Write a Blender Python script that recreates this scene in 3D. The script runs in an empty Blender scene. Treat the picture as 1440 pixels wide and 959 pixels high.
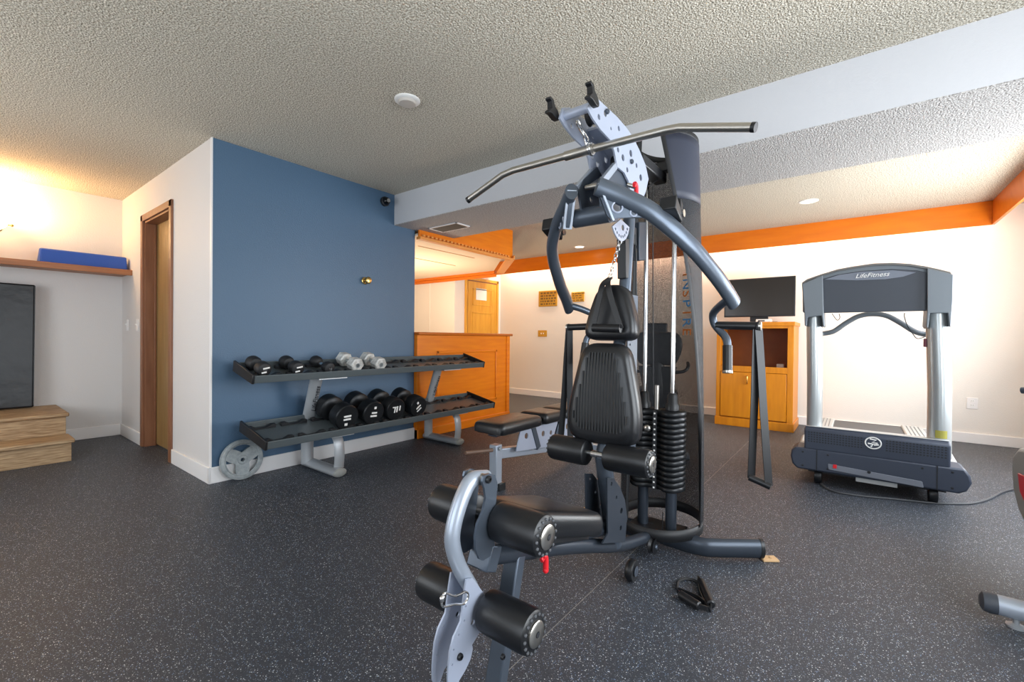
import bpy, bmesh, math, random
from mathutils import Vector, Matrix
random.seed(5)
PI = math.pi
sc = bpy.context.scene
COL = sc.collection

# ------------------------------------------------------------------ camera
FOC, YAW, PITCH, ROLL = 623.61, math.radians(37.6716), math.radians(-.4996), math.radians(.5728)
CAM = Vector((0, 0, 1.0575))
Fv = Vector((math.cos(YAW), math.sin(YAW), 0)); Rv = Vector((math.sin(YAW), -math.cos(YAW), 0)); Uv = Vector((0, 0, 1))
Fv, Uv = Fv*math.cos(PITCH)+Uv*math.sin(PITCH), Uv*math.cos(PITCH)-Fv*math.sin(PITCH)
Rv, Uv = Rv*math.cos(ROLL)+Uv*math.sin(ROLL), Uv*math.cos(ROLL)-Rv*math.sin(ROLL)
cd = bpy.data.cameras.new('camera'); cam = bpy.data.objects.new('camera', cd); COL.objects.link(cam)
cd.sensor_width = 36; cd.lens = 36*FOC/1440; cd.clip_start = .02
M = Matrix((Rv, Uv, -Fv)).transposed().to_4x4(); M.translation = CAM
cam.matrix_world = M
sc.camera = cam

def at(px, py, X=None, Y=None, Z=None):
    """photo measurement -> point on a known world plane"""
    d = Fv+Rv*((px-720)/FOC)+Uv*((479.5-py)/FOC)
    t = (X-CAM.x)/d.x if X is not None else (Y-CAM.y)/d.y if Y is not None else (Z-CAM.z)/d.z
    return CAM+d*t

# ------------------------------------------------------------------ view, world, daylight
sc.view_settings.view_transform = 'Standard'; sc.view_settings.look = 'None'
sc.view_settings.gamma = 1; sc.view_settings.exposure = 0.06; sc.view_settings.use_curve_mapping = False
sc.cycles.use_denoising = True
sc.cycles.max_bounces = 8; sc.cycles.diffuse_bounces = 5; sc.cycles.transparent_max_bounces = 16
w = bpy.data.worlds.new('sky'); sc.world = w; w.use_nodes = True
bg = w.node_tree.nodes['Background']; bg.inputs[0].default_value = (.75, .87, 1, 1); bg.inputs[1].default_value = 1.5

def light(name, kind, loc, power, color, size=.1, size_y=None, aim=None, spread=None):
    d = bpy.data.lights.new(name, kind); d.energy = power; d.color = color
    if kind == 'AREA':
        d.shape = 'RECTANGLE' if size_y else 'SQUARE'; d.size = size
        if size_y: d.size_y = size_y
        if spread: d.spread = spread
    elif kind == 'POINT': d.shadow_soft_size = size
    elif kind == 'SPOT': d.shadow_soft_size = size; d.spot_size = math.radians(140); d.spot_blend = .8
    o = bpy.data.objects.new(name, d); COL.objects.link(o); o.location = loc
    if aim is not None: o.rotation_euler = Vector(aim).to_track_quat('-Z', 'Y').to_euler()
    return o
DAY = (.86, .93, 1.0)
WARM = (1.0, .72, .42)
# daylight through the two windows of the right wall and the two of the wall behind the camera
light('daylight_window_1', 'AREA', (1.2, -1.47, 1.35), 70, DAY, 2.2, 1.5, (0, 1, -.02))
light('daylight_window_2', 'AREA', (4.3, -1.47, 1.35), 85, DAY, 2.2, 1.5, (0, 1, .0))
light('daylight_window_3', 'AREA', (-1.47, .6, 1.35), 24, DAY, 1.8, 1.5, (1, 0, -.02))
light('daylight_window_4', 'AREA', (-1.47, 3.6, 1.35), 26, DAY, 1.8, 1.5, (1, 0, -.02))
# added upward lamps lift the ceilings, as ground bounce through the windows would
FILL = (1.0, .95, .86)
light('ceiling_fill_1', 'AREA', (1.2, -1.46, 1.0), 12, FILL, 2.2, .8, (0, 1, .7))
light('ceiling_fill_2', 'AREA', (4.8, -1.46, 1.0), 44, FILL, 1.6, .8, (0, 1, .7))
light('ceiling_fill_3', 'AREA', (-1.46, 3.6, 1.0), 9, FILL, 1.8, .8, (1, 0, .7))
# fluorescent cove behind the wooden valance
light('cove_lamp', 'AREA', (6.46, 2.1, 2.38), 52, (1, .80, .58), 6.2, .1, (0, 0, -1)).rotation_euler = (0, 0, PI/2)
light('bar_fill', 'AREA', (3.9, 5.0, .9), 40, (1, .80, .58), 1.2, .6, (.1, .1, 1))  # added lamp hidden behind the counter, lights the canopy underside and closet

# ------------------------------------------------------------------ materials
def lin(c):
    if isinstance(c, str): c = [int(c[i:i+2], 16) for i in (0, 2, 4)]
    return tuple(((v/255)/12.92 if v <= 10 else ((v/255+.055)/1.055)**2.4) for v in c)+(1,)
def mat(name, col, rough=.5, metal=0, spec=.5, bump=None, noise=None, emit=None, coat=0, stretch=None):
    m = bpy.data.materials.new(name); m.use_nodes = True
    nt = m.node_tree; N = nt.nodes; L = nt.links; b = N['Principled BSDF']
    c = lin(col); b.inputs['Base Color'].default_value = c
    b.inputs['Roughness'].default_value = rough; b.inputs['Metallic'].default_value = metal
    b.inputs['Specular IOR Level'].default_value = spec
    b.inputs['Coat Weight'].default_value = coat
    tc = N.new('ShaderNodeTexCoord'); vec = tc.outputs['Object']
    if stretch:
        mp = N.new('ShaderNodeMapping'); mp.inputs['Scale'].default_value = stretch; L.new(vec, mp.inputs['Vector']); vec = mp.outputs[0]
    if noise:          # (scale, second colour, amount)
        t = N.new('ShaderNodeTexNoise'); t.inputs['Scale'].default_value = noise[0]; t.inputs['Detail'].default_value = 6
        L.new(vec, t.inputs['Vector'])
        r = N.new('ShaderNodeValToRGB'); r.color_ramp.elements[0].position = .5-noise[2]; r.color_ramp.elements[1].position = .5+noise[2]
        r.color_ramp.elements[0].color = c; r.color_ramp.elements[1].color = lin(noise[1])
        L.new(t.outputs['Fac'], r.inputs[0]); L.new(r.outputs[0], b.inputs['Base Color'])
    if bump:           # (scale, distance)
        t2 = N.new('ShaderNodeTexNoise'); t2.inputs['Scale'].default_value = bump[0]; t2.inputs['Detail'].default_value = 3
        L.new(tc.outputs['Object'], t2.inputs['Vector'])
        bp = N.new('ShaderNodeBump'); bp.inputs['Distance'].default_value = bump[1]; bp.inputs['Strength'].default_value = 1
        L.new(t2.outputs['Fac'], bp.inputs['Height']); L.new(bp.outputs[0], b.inputs['Normal'])
    if emit:
        b.inputs['Emission Color'].default_value = lin(emit[0]); b.inputs['Emission Strength'].default_value = emit[1]
    return m
MT = dict(
    wall=mat('white_wall', 'dcd9d7', .7, bump=(90, .0012)),
    cove_wall=mat('cream_wall', 'ece6de', .7, bump=(90, .0012)),
    blue=mat('blue_wall', '4d6a86', .42, bump=(110, .0016)),
    trim=mat('white_trim', 'eeeceb', .45),
    beam=mat('beam_paint', 'cccdd1', .7, bump=(60, .001)),
    orange=mat('orange_wood', 'f08a08', .35, noise=(5, 'e07206', .25), stretch=(.6, .6, 6)),
    orange_dark=mat('orange_valance', 'e57c0a', .32, noise=(5, 'd66a08', .25), stretch=(6, .5, 3)),
    canopy_panel=mat('canopy_panel', 'ecd9c0', .6),
    pine=mat('pine_door', 'e0a83c', .4, noise=(6, 'cf9028', .25), stretch=(4, 4, .5)),
    cabwood=mat('honey_wood', 'd98a12', .4, noise=(6, 'c4740a', .25), stretch=(4, 4, .5)),
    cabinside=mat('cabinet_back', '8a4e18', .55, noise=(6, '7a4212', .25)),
    brown=mat('brown_jamb', '9a6a4c', .45, noise=(6, '7f5238', .25), stretch=(4, 4, .4)),
    doorwood=mat('brown_door', 'a08152', .4, noise=(6, '876a40', .25), stretch=(4, 4, .4)),
    shelfwood=mat('shelf_wood', 'b0744a', .45, noise=(8, '8f5a36', .25), stretch=(.5, 4, 6)),
    stepwood=mat('raw_oak', 'c7a983', .6, noise=(11, '8a6a48', .2), stretch=(.8, 6, 9)),
    black=mat('black_plastic', '16171a', .4),
    blackrub=mat('black_rubber', '191a1d', .55),
    vinyl=mat('black_vinyl', '17181b', .33, bump=(260, .0003)),
    foam=mat('black_foam', '141518', .38),
    slate=mat('slate_metal', '59626e', .32, metal=.55),
    slate_dark=mat('dark_slate_metal', '3c434d', .34, metal=.5),
    silver=mat('silver_paint', 'a9b2bf', .35, metal=.45),
    plate=mat('pale_plate', 'aab2c4', .42, metal=.3),
    rack=mat('rack_silver', 'aeb2b6', .38, metal=.4),
    tray=mat('dark_tray', '596164', .38, metal=.2),
    chrome=mat('chrome', 'd8d8d8', .16, metal=1),
    steel=mat('brushed_steel', 'bdb9b2', .3, metal=1),
    iron=mat('black_iron', '1b1d20', .38, metal=.3),
    castgrey=mat('grey_cast_iron', 'a7adaf', .5, metal=.25, noise=(40, '8d9496', .2)),
    hexwhite=mat('chipped_chrome', 'dcdcd8', .42, metal=.15, noise=(45, 'b4b3ae', .15)),
    red=mat('red_plastic', 'e0202a', .4),
    white=mat('white_plastic', 'f0efec', .45),
    tgrey=mat('treadmill_grey', '757c82', .45, metal=.2),
    tdark=mat('treadmill_charcoal', '3f444d', .5),
    tbase=mat('treadmill_base', '3a4150', .5),
    tlight=mat('treadmill_light_grey', 'b6b8b8', .4),
    tcol=mat('treadmill_column', 'b7bcbd', .28, metal=.5),
    belt=mat('running_belt', '55575a', .7),
    deckgrey=mat('deck_grey', 'a5a7a8', .5),
    screen=mat('tv_screen', '26221e', .2),
    brass=mat('brass', 'd9b670', .22, metal=1),
    gold=mat('gold_plaque', 'c79a3e', .35, metal=.7),
    bronze=mat('plaque_letters', '6f5220', .5),
    paper=mat('paper', 'f3f2ee', .8),
    ink=mat('ink', '23252a', .6),
    bluefoam=mat('blue_mat', '2355b4', .5),
    blackmat=mat('black_mat_vinyl', '1b1d21', .38, bump=(7, .005)),
    tan=mat('tan_bracket', 'c9a57a', .6),
    biker=mat('bike_grey', '8f928f', .5),
    glow=mat('lamp_glow', 'fff4e4', .5, emit=('ffe2b8', 14)),
    shade=mat('sconce_shade', 'fff1d8', .5, emit=('ffd08a', 9)),
    lens=mat('grey_lens', 'c2bcb4', .5),
    letter_o=mat('orange_letters', 'f0873c', .6), letter_b=mat('blue_letters', '5aa0d8', .6),
    glass_black=mat('dark_glass', '0c0d10', .1),
)
# rubber gym floor with pale flecks and faint mat seams
m = bpy.data.materials.new('flecked_rubber'); m.use_nodes = True; MT['floor'] = m
N = m.node_tree.nodes; L = m.node_tree.links; b = N['Principled BSDF']; tc = N.new('ShaderNodeTexCoord')
b.inputs['Roughness'].default_value = .52
def vor(scale, lo, hi):
    v = N.new('ShaderNodeTexVoronoi'); v.inputs['Scale'].default_value = scale; L.new(tc.outputs['Object'], v.inputs['Vector'])
    sep = N.new('ShaderNodeSeparateColor'); L.new(v.outputs['Color'], sep.inputs[0])
    a = N.new('ShaderNodeMath'); a.operation = 'GREATER_THAN'; a.inputs[1].default_value = hi; L.new(sep.outputs[0], a.inputs[0])
    d = N.new('ShaderNodeMath'); d.operation = 'LESS_THAN'; d.inputs[1].default_value = lo; L.new(v.outputs['Distance'], d.inputs[0])
    mu = N.new('ShaderNodeMath'); mu.operation = 'MULTIPLY'; L.new(a.outputs[0], mu.inputs[0]); L.new(d.outputs[0], mu.inputs[1])
    return mu.outputs[0]
n1 = N.new('ShaderNodeTexNoise'); n1.inputs['Scale'].default_value = 180; n1.inputs['Detail'].default_value = 4
L.new(tc.outputs['Object'], n1.inputs['Vector'])
r1 = N.new('ShaderNodeValToRGB'); r1.color_ramp.elements[0].position = .3; r1.color_ramp.elements[1].position = .7
r1.color_ramp.elements[0].color = lin('25282e'); r1.color_ramp.elements[1].color = lin('41454d'); L.new(n1.outputs['Fac'], r1.inputs[0])
cur = r1.outputs[0]
for s, lo, hi, c in ((190, .34, .90, 'd4d8dc'), (320, .42, .86, '8d9298'), (270, .4, .93, '8097b8')):
    mx = N.new('ShaderNodeMix'); mx.data_type = 'RGBA'; L.new(vor(s, lo, hi), mx.inputs['Factor'])
    L.new(cur, mx.inputs[6]); mx.inputs[7].default_value = lin(c); cur = mx.outputs[2]
sx = N.new('ShaderNodeSeparateXYZ'); L.new(tc.outputs['Object'], sx.inputs[0])
ad = N.new('ShaderNodeMath'); ad.operation = 'SUBTRACT'; ad.inputs[1].default_value = .855; L.new(sx.outputs[1], ad.inputs[0])
pm = N.new('ShaderNodeMath'); pm.operation = 'ABSOLUTE'; L.new(ad.outputs[0], pm.inputs[0])
ls = N.new('ShaderNodeMath'); ls.operation = 'LESS_THAN'; ls.inputs[1].default_value = .0016; L.new(pm.outputs[0], ls.inputs[0])
mx = N.new('ShaderNodeMix'); mx.data_type = 'RGBA'; L.new(ls.outputs[0], mx.inputs['Factor']); L.new(cur, mx.inputs[6]); mx.inputs[7].default_value = lin('85837f')
L.new(mx.outputs[2], b.inputs['Base Color'])
bp = N.new('ShaderNodeBump'); bp.inputs['Distance'].default_value = .001; bp.inputs['Strength'].default_value = .5
L.new(n1.outputs['Fac'], bp.inputs['Height']); L.new(bp.outputs[0], b.inputs['Normal'])
# sprayed popcorn ceiling; shade between the lumps is put into the speckle colours
def popcorn(name, c1, c2):
    m = bpy.data.materials.new(name); m.use_nodes = True
    N = m.node_tree.nodes; L = m.node_tree.links; b = N['Principled BSDF']; tc = N.new('ShaderNodeTexCoord')
    b.inputs['Roughness'].default_value = .9; b.inputs['Specular IOR Level'].default_value = .1
    v = N.new('ShaderNodeTexVoronoi'); v.inputs['Scale'].default_value = 130; L.new(tc.outputs['Object'], v.inputs['Vector'])
    n = N.new('ShaderNodeTexNoise'); n.inputs['Scale'].default_value = 125; n.inputs['Detail'].default_value = 5; L.new(tc.outputs['Object'], n.inputs['Vector'])
    r = N.new('ShaderNodeValToRGB'); r.color_ramp.elements[0].position = .40; r.color_ramp.elements[1].position = .60
    r.color_ramp.elements[0].color = lin(c1); r.color_ramp.elements[1].color = lin(c2)
    L.new(n.outputs['Fac'], r.inputs[0]); L.new(r.outputs[0], b.inputs['Base Color'])
    ma = N.new('ShaderNodeMath'); ma.operation = 'SUBTRACT'; L.new(n.outputs['Fac'], ma.inputs[0]); L.new(v.outputs['Distance'], ma.inputs[1])
    bp = N.new('ShaderNodeBump'); bp.inputs['Distance'].default_value = .0055; L.new(ma.outputs[0], bp.inputs['Height']); L.new(bp.outputs[0], b.inputs['Normal'])
    return m
MT['ceil'] = popcorn('popcorn_ceiling', 'a79d8b', 'ece5d6')
MT['beam_under'] = popcorn('popcorn_beam', 'a19d9b', 'd8d5d2')
# woven mesh cloth of the weight shroud: an open weave, so part of each spot is empty
m = bpy.data.materials.new('mesh_cloth'); m.use_nodes = True; MT['mesh'] = m
N = m.node_tree.nodes; L = m.node_tree.links; b = N['Principled BSDF']; out = N['Material Output']
b.inputs['Base Color'].default_value = lin('26282d'); b.inputs['Roughness'].default_value = .6
tr = N.new('ShaderNodeBsdfTransparent'); ms = N.new('ShaderNodeMixShader'); tc = N.new('ShaderNodeTexCoord')
vv = N.new('ShaderNodeTexVoronoi'); vv.inputs['Scale'].default_value = 420; L.new(tc.outputs['Object'], vv.inputs['Vector'])
mr = N.new('ShaderNodeMapRange'); mr.inputs[1].default_value = .2; mr.inputs[2].default_value = .55; mr.inputs[3].default_value = .12; mr.inputs[4].default_value = .72
L.new(vv.outputs['Distance'], mr.inputs[0]); L.new(mr.outputs[0], ms.inputs[0]); L.new(tr.outputs[0], ms.inputs[1]); L.new(b.outputs[0], ms.inputs[2]); L.new(ms.outputs[0], out.inputs[0])

# ------------------------------------------------------------------ shape helpers
V = Vector
def nb(): return bmesh.new()
def box(b, c, s, R=None):
    r = bmesh.ops.create_cube(b, size=1)
    T = Matrix.Translation(V(c)) @ (R.to_4x4() if R else Matrix()) @ Matrix.Diagonal((*s, 1))
    bmesh.ops.transform(b, matrix=T, verts=r['verts'])
def bx(b, lo, hi): box(b, (V(lo)+V(hi))/2, [abs(h-l) for l, h in zip(lo, hi)])
def quatto(d): return V(d).normalized().to_track_quat('Z', 'Y')
def cyl(b, p0, p1, r, r2=None, n=24):
    p0, p1 = V(p0), V(p1)
    q = bmesh.ops.create_cone(b, cap_ends=True, segments=n, radius1=r, radius2=r if r2 is None else r2, depth=(p1-p0).length)
    bmesh.ops.transform(b, matrix=Matrix.Translation((p0+p1)/2) @ quatto(p1-p0).to_matrix().to_4x4(), verts=q['verts'])
def ell(b, c, s, n=16):
    q = bmesh.ops.create_uvsphere(b, u_segments=n*2, v_segments=n, radius=1)
    bmesh.ops.transform(b, matrix=Matrix.Translation(V(c)) @ Matrix.Diagonal((*s, 1)), verts=q['verts'])
def lathe(b, prof, o, ax, n=28):
    q = quatto(ax); o = V(o); rings = []
    for r, h in prof:
        rings.append([b.verts.new(o+q @ V((r*math.cos(2*PI*i/n), r*math.sin(2*PI*i/n), h))) for i in range(n)])
    for a, c in zip(rings, rings[1:]):
        for i in range(n): b.faces.new((a[i], a[(i+1) % n], c[(i+1) % n], c[i]))
    b.faces.new(rings[0][::-1]); b.faces.new(rings[-1])
def crom(pts, k=6):
    pts = [V(p) for p in pts]
    if len(pts) < 3: return pts
    P = [2*pts[0]-pts[1]]+pts+[2*pts[-1]-pts[-2]]; o = []
    for i in range(1, len(P)-2):
        for j in range(k):
            t = j/k; a, bb, c, d = P[i-1:i+3]
            o.append(.5*((2*bb)+(c-a)*t+(2*a-5*bb+4*c-d)*t*t+(3*bb-a-3*c+d)*t**3))
    return o+[pts[-1]]
def tube(b, pts, r, n=12, smooth=True, up=None, k=6, square=False):
    """sweep a circle (r), an oval (r=(a,b), a across, b along up) or a box along pts"""
    P = crom(pts, k) if smooth else [V(p) for p in pts]
    a, c = r if isinstance(r, tuple) else (r, r)
    Nn = None; rings = []
    for i, p in enumerate(P):
        t = (P[min(i+1, len(P)-1)]-P[max(i-1, 0)]).normalized()
        if up is not None: Nn = V(up)-t*V(up).dot(t)
        elif Nn is None: Nn = (V((0, 0, 1)) if abs(t.z) < .9 else V((1, 0, 0))); Nn = Nn-t*Nn.dot(t)
        else: Nn = Nn-t*Nn.dot(t)
        Nn.normalize(); B = t.cross(Nn)
        if square: off = [(-a, -c), (a, -c), (a, c), (-a, c)]
        else: off = [(a*math.cos(2*PI*j/n), c*math.sin(2*PI*j/n)) for j in range(n)]
        rings.append([b.verts.new(p+B*x+Nn*y) for x, y in off])
    m = len(rings[0])
    for u, v in zip(rings, rings[1:]):
        for j in range(m): b.faces.new((u[j], u[(j+1) % m], v[(j+1) % m], v[j]))
    b.faces.new(rings[0][::-1]); b.faces.new(rings[-1])
def prism(b, poly, vec):
    A = [b.verts.new(V(p)) for p in poly]; B = [b.verts.new(V(p)+V(vec)) for p in poly]; n = len(A)
    b.faces.new(A[::-1]); b.faces.new(B)
    for i in range(n): b.faces.new((A[i], A[(i+1) % n], B[(i+1) % n], B[i]))
def from_curve(b, cu, Mx):
    o = bpy.data.objects.new('tmp', cu); COL.objects.link(o)
    me = bpy.data.meshes.new_from_object(o, depsgraph=bpy.context.evaluated_depsgraph_get())
    me.transform(Mx); b.from_mesh(me)
    bpy.data.objects.remove(o); bpy.data.curves.remove(cu); bpy.data.meshes.remove(me)
def frame(o, U, W):
    U = V(U).normalized(); W = V(W).normalized(); N3 = U.cross(W)
    m = Matrix((U, W, N3)).transposed().to_4x4(); m.translation = V(o); return m
def plate(b, poly, holes, th, Mx):
    """flat plate with real holes; poly in the (u, v) of frame Mx, holes (u, v, ru, rv)"""
    cu = bpy.data.curves.new('tmp', 'CURVE'); cu.dimensions = '2D'; cu.fill_mode = 'BOTH'; cu.extrude = th/2
    def spl(pts):
        s = cu.splines.new('POLY'); s.points.add(len(pts)-1); s.use_cyclic_u = True
        for q, p in zip(s.points, pts): q.co = (p[0], p[1], 0, 1)
    spl(poly)
    for h in holes:
        ru, rv = (h[2], h[3]) if len(h) > 3 else (h[2], h[2])
        spl([(h[0]+ru*math.cos(2*PI*i/14), h[1]+rv*math.sin(2*PI*i/14)) for i in range(14)])
    from_curve(b, cu, Mx)
def text(b, s, size, Mx, th=.001, shear=0, align='CENTER'):
    cu = bpy.data.curves.new('tmp', 'FONT'); cu.body = s; cu.size = size; cu.extrude = th; cu.align_x = align; cu.align_y = 'CENTER'; cu.shear = shear
    from_curve(b, cu, Mx)

def root_loc(o):
    p = V((0, 0, 0))
    while o is not None: p += o.location; o = o.parent
    return p
def obj(name, b, m, parent=None, bev=0, seg=2, smooth=40, sub=0):
    """links a bmesh given in world coordinates as one mesh object"""
    me = bpy.data.meshes.new(name)
    bmesh.ops.recalc_face_normals(b, faces=b.faces)
    b.to_mesh(me); b.free()
    if parent: me.transform(Matrix.Translation(-root_loc(parent)))
    me.materials.append(MT[m] if isinstance(m, str) else m)
    for p in me.polygons: p.use_smooth = True
    me.set_sharp_from_angle(angle=math.radians(smooth))
    o = bpy.data.objects.new(name, me); COL.objects.link(o)
    if parent: o.parent = parent
    if bev:
        mo = o.modifiers.new('bevel', 'BEVEL'); mo.width = bev; mo.segments = seg; mo.limit_method = 'ANGLE'; mo.angle_limit = math.radians(40)
    if sub: mo = o.modifiers.new('sub', 'SUBSURF'); mo.levels = sub; mo.render_levels = sub
    return o
def one(o, label, cat, group=None):
    """a thing made of a single mesh"""
    o['label'] = label; o['category'] = cat
    if group: o['group'] = group
    return o
def thing(name, label, cat, loc, group=None):
    o = bpy.data.objects.new(name, None); COL.objects.link(o); o.location = loc; o.empty_display_size = .1
    return one(o, label, cat, group)
def struct(name, b, m, bev=0):
    o = obj(name, b, m, bev=bev); o['kind'] = 'structure'; return o
def kids(o): return [c for c in COL.objects if c.parent == o]
def dup(o, loc, label, par=None):
    c = o.copy(); COL.objects.link(c); c.parent = par
    if par is None: c.location = loc; c['label'] = label
    for ch in kids(o): dup(ch, None, None, c)
    return c

# ------------------------------------------------------------------ the room
H = 2.44; XD = 1.177; YB = 3.59; XE = 3.0; YL = 6.055; XF = 6.6; YR = -1.5; XW = -1.5; YBK = 5.386; XC = 5.37
HB = 2.1456; B0, B1 = 2.74, 3.486
b = nb(); bx(b, (XW-.2, YR-.2, -.12), (XF+.2, 7.4, 0)); struct('floor', b, 'floor')
b = nb(); bx(b, (XW-.2, YR-.2, H), (XF+.2, 7.4, H+.12)); struct('ceiling', b, 'ceil')
# dropped ceiling beam: smooth painted face and a sprayed underside
b = nb(); bx(b, (B0, YR, HB+.004), (B1, YB+.06, H)); bm_o = struct('trim_1', b, 'beam')
b = nb(); bx(b, (B0, YR, HB-.002), (B1, YB+.02, HB+.004)); struct('trim_2', b, 'beam_under')
# middle wall: blue towards the room
b = nb(); bx(b, (XD+.004, YB, 0), (XE, YB+.12, H)); struct('wall_middle', b, 'blue')
b = nb(); bx(b, (XD-.003, YB-.006, 0), (XD+.006, YB+.02, H)); struct('trim_3', b, 'trim')
# passage wall with its brown door
D0, D1, DH = 4.466, 5.245, 2.10
b = nb()
bx(b, (XD, YB+.02, 0), (XD+.13, D0, H)); bx(b, (XD, D1, 0), (XD+.13, YL, H)); bx(b, (XD, D0, DH), (XD+.13, D1, H))
struct('wall_passage', b, 'wall')
b = nb(); bx(b, (XW, YL, 0), (XD+.13, YL+.12, H)); struct('wall_left', b, 'wall')
b = nb(); bx(b, (XW-.12, YR, 0), (XW, YR+.9, H)); bx(b, (XW-.12, YR+3, 0), (XW, YR+4.2, H)); bx(b, (XW-.12, YR+6, 0), (XW, 7.3, H))
for y0, y1 in ((YR+.9, YR+3), (YR+4.2, YR+6)):
    bx(b, (XW-.12, y0, 0), (XW, y1, .6)); bx(b, (XW-.12, y0, 2.1), (XW, y1, H))
struct('wall_back', b, 'wall')
b = nb(); bx(b, (XW, YR-.12, 0), (.1, YR, H)); bx(b, (2.3, YR-.12, 0), (3.2, YR, H)); bx(b, (5.4, YR-.12, 0), (XF, YR, H))
for x0, x1 in ((.1, 2.3), (3.2, 5.4)):
    bx(b, (x0, YR-.12, 0), (x1, YR, .6)); bx(b, (x0, YR-.12, 2.1), (x1, YR, H))
struct('wall_right', b, 'wall')
b = nb(); bx(b, (XF, YR-.12, 0), (XF+.12, YBK, H)); struct('wall_far', b, 'cove_wall')
b = nb(); bx(b, (XC, YBK, 0), (XF+.12, YBK+.12, H)); struct('wall_bar', b, 'cove_wall')
b = nb(); bx(b, (XC, YBK+.12, 0), (XC+.1, 7.3, H)); bx(b, (XC-.006, 6.005, .1), (XC, 6.012, 2.0)); struct('wall_closet', b, 'cove_wall')
b = nb(); bx(b, (XE-.12, YB+.12, 0), (XE, 7.3, H)); bx(b, (XE-.12, 7.2, 0), (XC+.1, 7.3, H)); struct('wall_service', b, 'cove_wall')
# windows (behind and beside the camera): frames with mullions
def window(i, lo, hi, axis):
    b = nb(); t = .05
    a0, a1 = lo, hi; z0, z1 = .6, 2.1
    def bar(u0, u1, v0, v1):
        if axis == 'x': bx(b, (u0, YR-.09, v0), (u1, YR-.04, v1))
        else: bx(b, (XW-.09, u0, v0), (XW-.04, u1, v1))
    bar(a0, a1, z0, z0+t); bar(a0, a1, z1-t, z1); bar(a0, a0+t, z0, z1); bar(a1-t, a1, z0, z1); bar((a0+a1)/2-.025, (a0+a1)/2+.025, z0, z1)
    struct('window_%d' % i, b, 'trim', bev=.004)
window(1, .1, 2.3, 'x'); window(2, 3.2, 5.4, 'x'); window(3, YR+.9, YR+3, 'y'); window(4, YR+4.2, YR+6, 'y')
# baseboards
def base(name, lo, hi, m='trim'):
    b = nb(); bx(b, lo, hi); struct(name, b, m, bev=.004)
base('baseboard_middle', (XD-.015, YB-.015, 0), (XE+.003, YB, .115))
base('baseboard_passage', (XD-.015, YB-.015, 0), (XD, D0-.065, .115))
base('baseboard_corner', (XD-.015, D1+.065, 0), (XD, YL, .115))
base('baseboard_left', (XW, YL-.015, 0), (XD, YL, .115))
base('baseboard_far', (XF-.015, YR, 0), (XF, YBK, .105))
# brown door in its casing
d = bpy.data.objects.new('door_1', None); COL.objects.link(d); d.location = (XD, (D0+D1)/2, 0); d['kind'] = 'structure'
b = nb(); th = .018
for y0, y1 in ((D0-.055, D0+.004), (D1-.004, D1+.055)): bx(b, (XD-th, y0, 0), (XD+.001, y1, DH+.055))
bx(b, (XD-th, D0-.055, DH-.004), (XD+.001, D1+.055, DH+.055)); obj('door_casing', b, 'brown', d, bev=.004)
b = nb(); bx(b, (XD, D0, 0), (XD+.13, D0+.02, DH)); bx(b, (XD, D1-.02, 0), (XD+.13, D1, DH)); bx(b, (XD, D0, DH-.02), (XD+.13, D1, DH))
bx(b, (XD+.07, D1-.032, 0), (XD+.085, D1-.02, DH-.02)); bx(b, (XD+.07, D0+.02, 0), (XD+.085, D0+.032, DH-.02)); obj('door_jamb', b, 'brown', d, bev=.002)
b = nb(); bx(b, (XD+.088, D0+.02, .012), (XD+.128, D1-.02, DH-.02)); leaf = obj('door_leaf', b, 'doorwood', d, bev=.002)
b = nb(); lathe(b, [(.028, 0), (.028, .006), (.01, .008), (.01, .03), (.025, .036), (.028, .05), (.02, .062)], (XD+.088, D0+.09, 1.0), (-1, 0, 0)); obj('door_knob', b, 'brass', leaf)
# pine door beyond the bar
P0, P1, PH = 5.66, 6.46, 2.06
d = bpy.data.objects.new('door_2', None); COL.objects.link(d); d.location = ((P0+P1)/2, YBK, 0); d['kind'] = 'structure'
b = nb()
for x0, x1 in ((P0-.05, P0), (P1, P1+.05)): bx(b, (x0, YBK-.03, 0), (x1, YBK, PH+.05))
bx(b, (P0-.05, YBK-.03, PH), (P1+.05, YBK, PH+.05)); obj('door_casing', b, 'pine', d, bev=.004)
b = nb(); bx(b, (P0, YBK-.014, .01), (P0+.02, YBK-.002, PH)); bx(b, (P0, YBK-.014, PH-.02), (P1, YBK-.002, PH)); obj('door_shadow_gap', b, 'brown', d)
b = nb(); bx(b, (P0+.02, YBK-.018, .01), (P1, YBK-.004, PH-.02))
for z0, z1 in ((.2, .75), (.95, 1.5), (1.62, 1.92)):
    for (x0, x1, za, zb) in ((P0+.14, P1-.14, z0, z0+.02), (P0+.14, P1-.14, z1-.02, z1), (P0+.14, P0+.16, z0, z1), (P1-.16, P1-.14, z0, z1)):
        bx(b, (x0, YBK-.024, za), (x1, YBK-.016, zb))
leaf = obj('door_leaf', b, 'pine', d, bev=.002)
b = nb(); lathe(b, [(.03, 0), (.03, .006), (.012, .01), (.012, .03), (.028, .04), (.03, .05), (.018, .062)], (P0+.07, YBK-.018, 1.0), (0, -1, 0)); obj('door_knob', b, 'brass', leaf)
# orange wooden valance that hides the cove light, along the far and right walls
XV = 6.3; YV = -1.05
b = nb(); bx(b, (XV, YV, 2.205), (XV+.022, YBK, H)); struct('trim_4', b, 'orange_dark', bev=.002)
b = nb(); bx(b, (B1, YV-.022, 2.205), (XV+.022, YV, H)); struct('trim_5', b, 'orange_dark', bev=.002)

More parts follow.
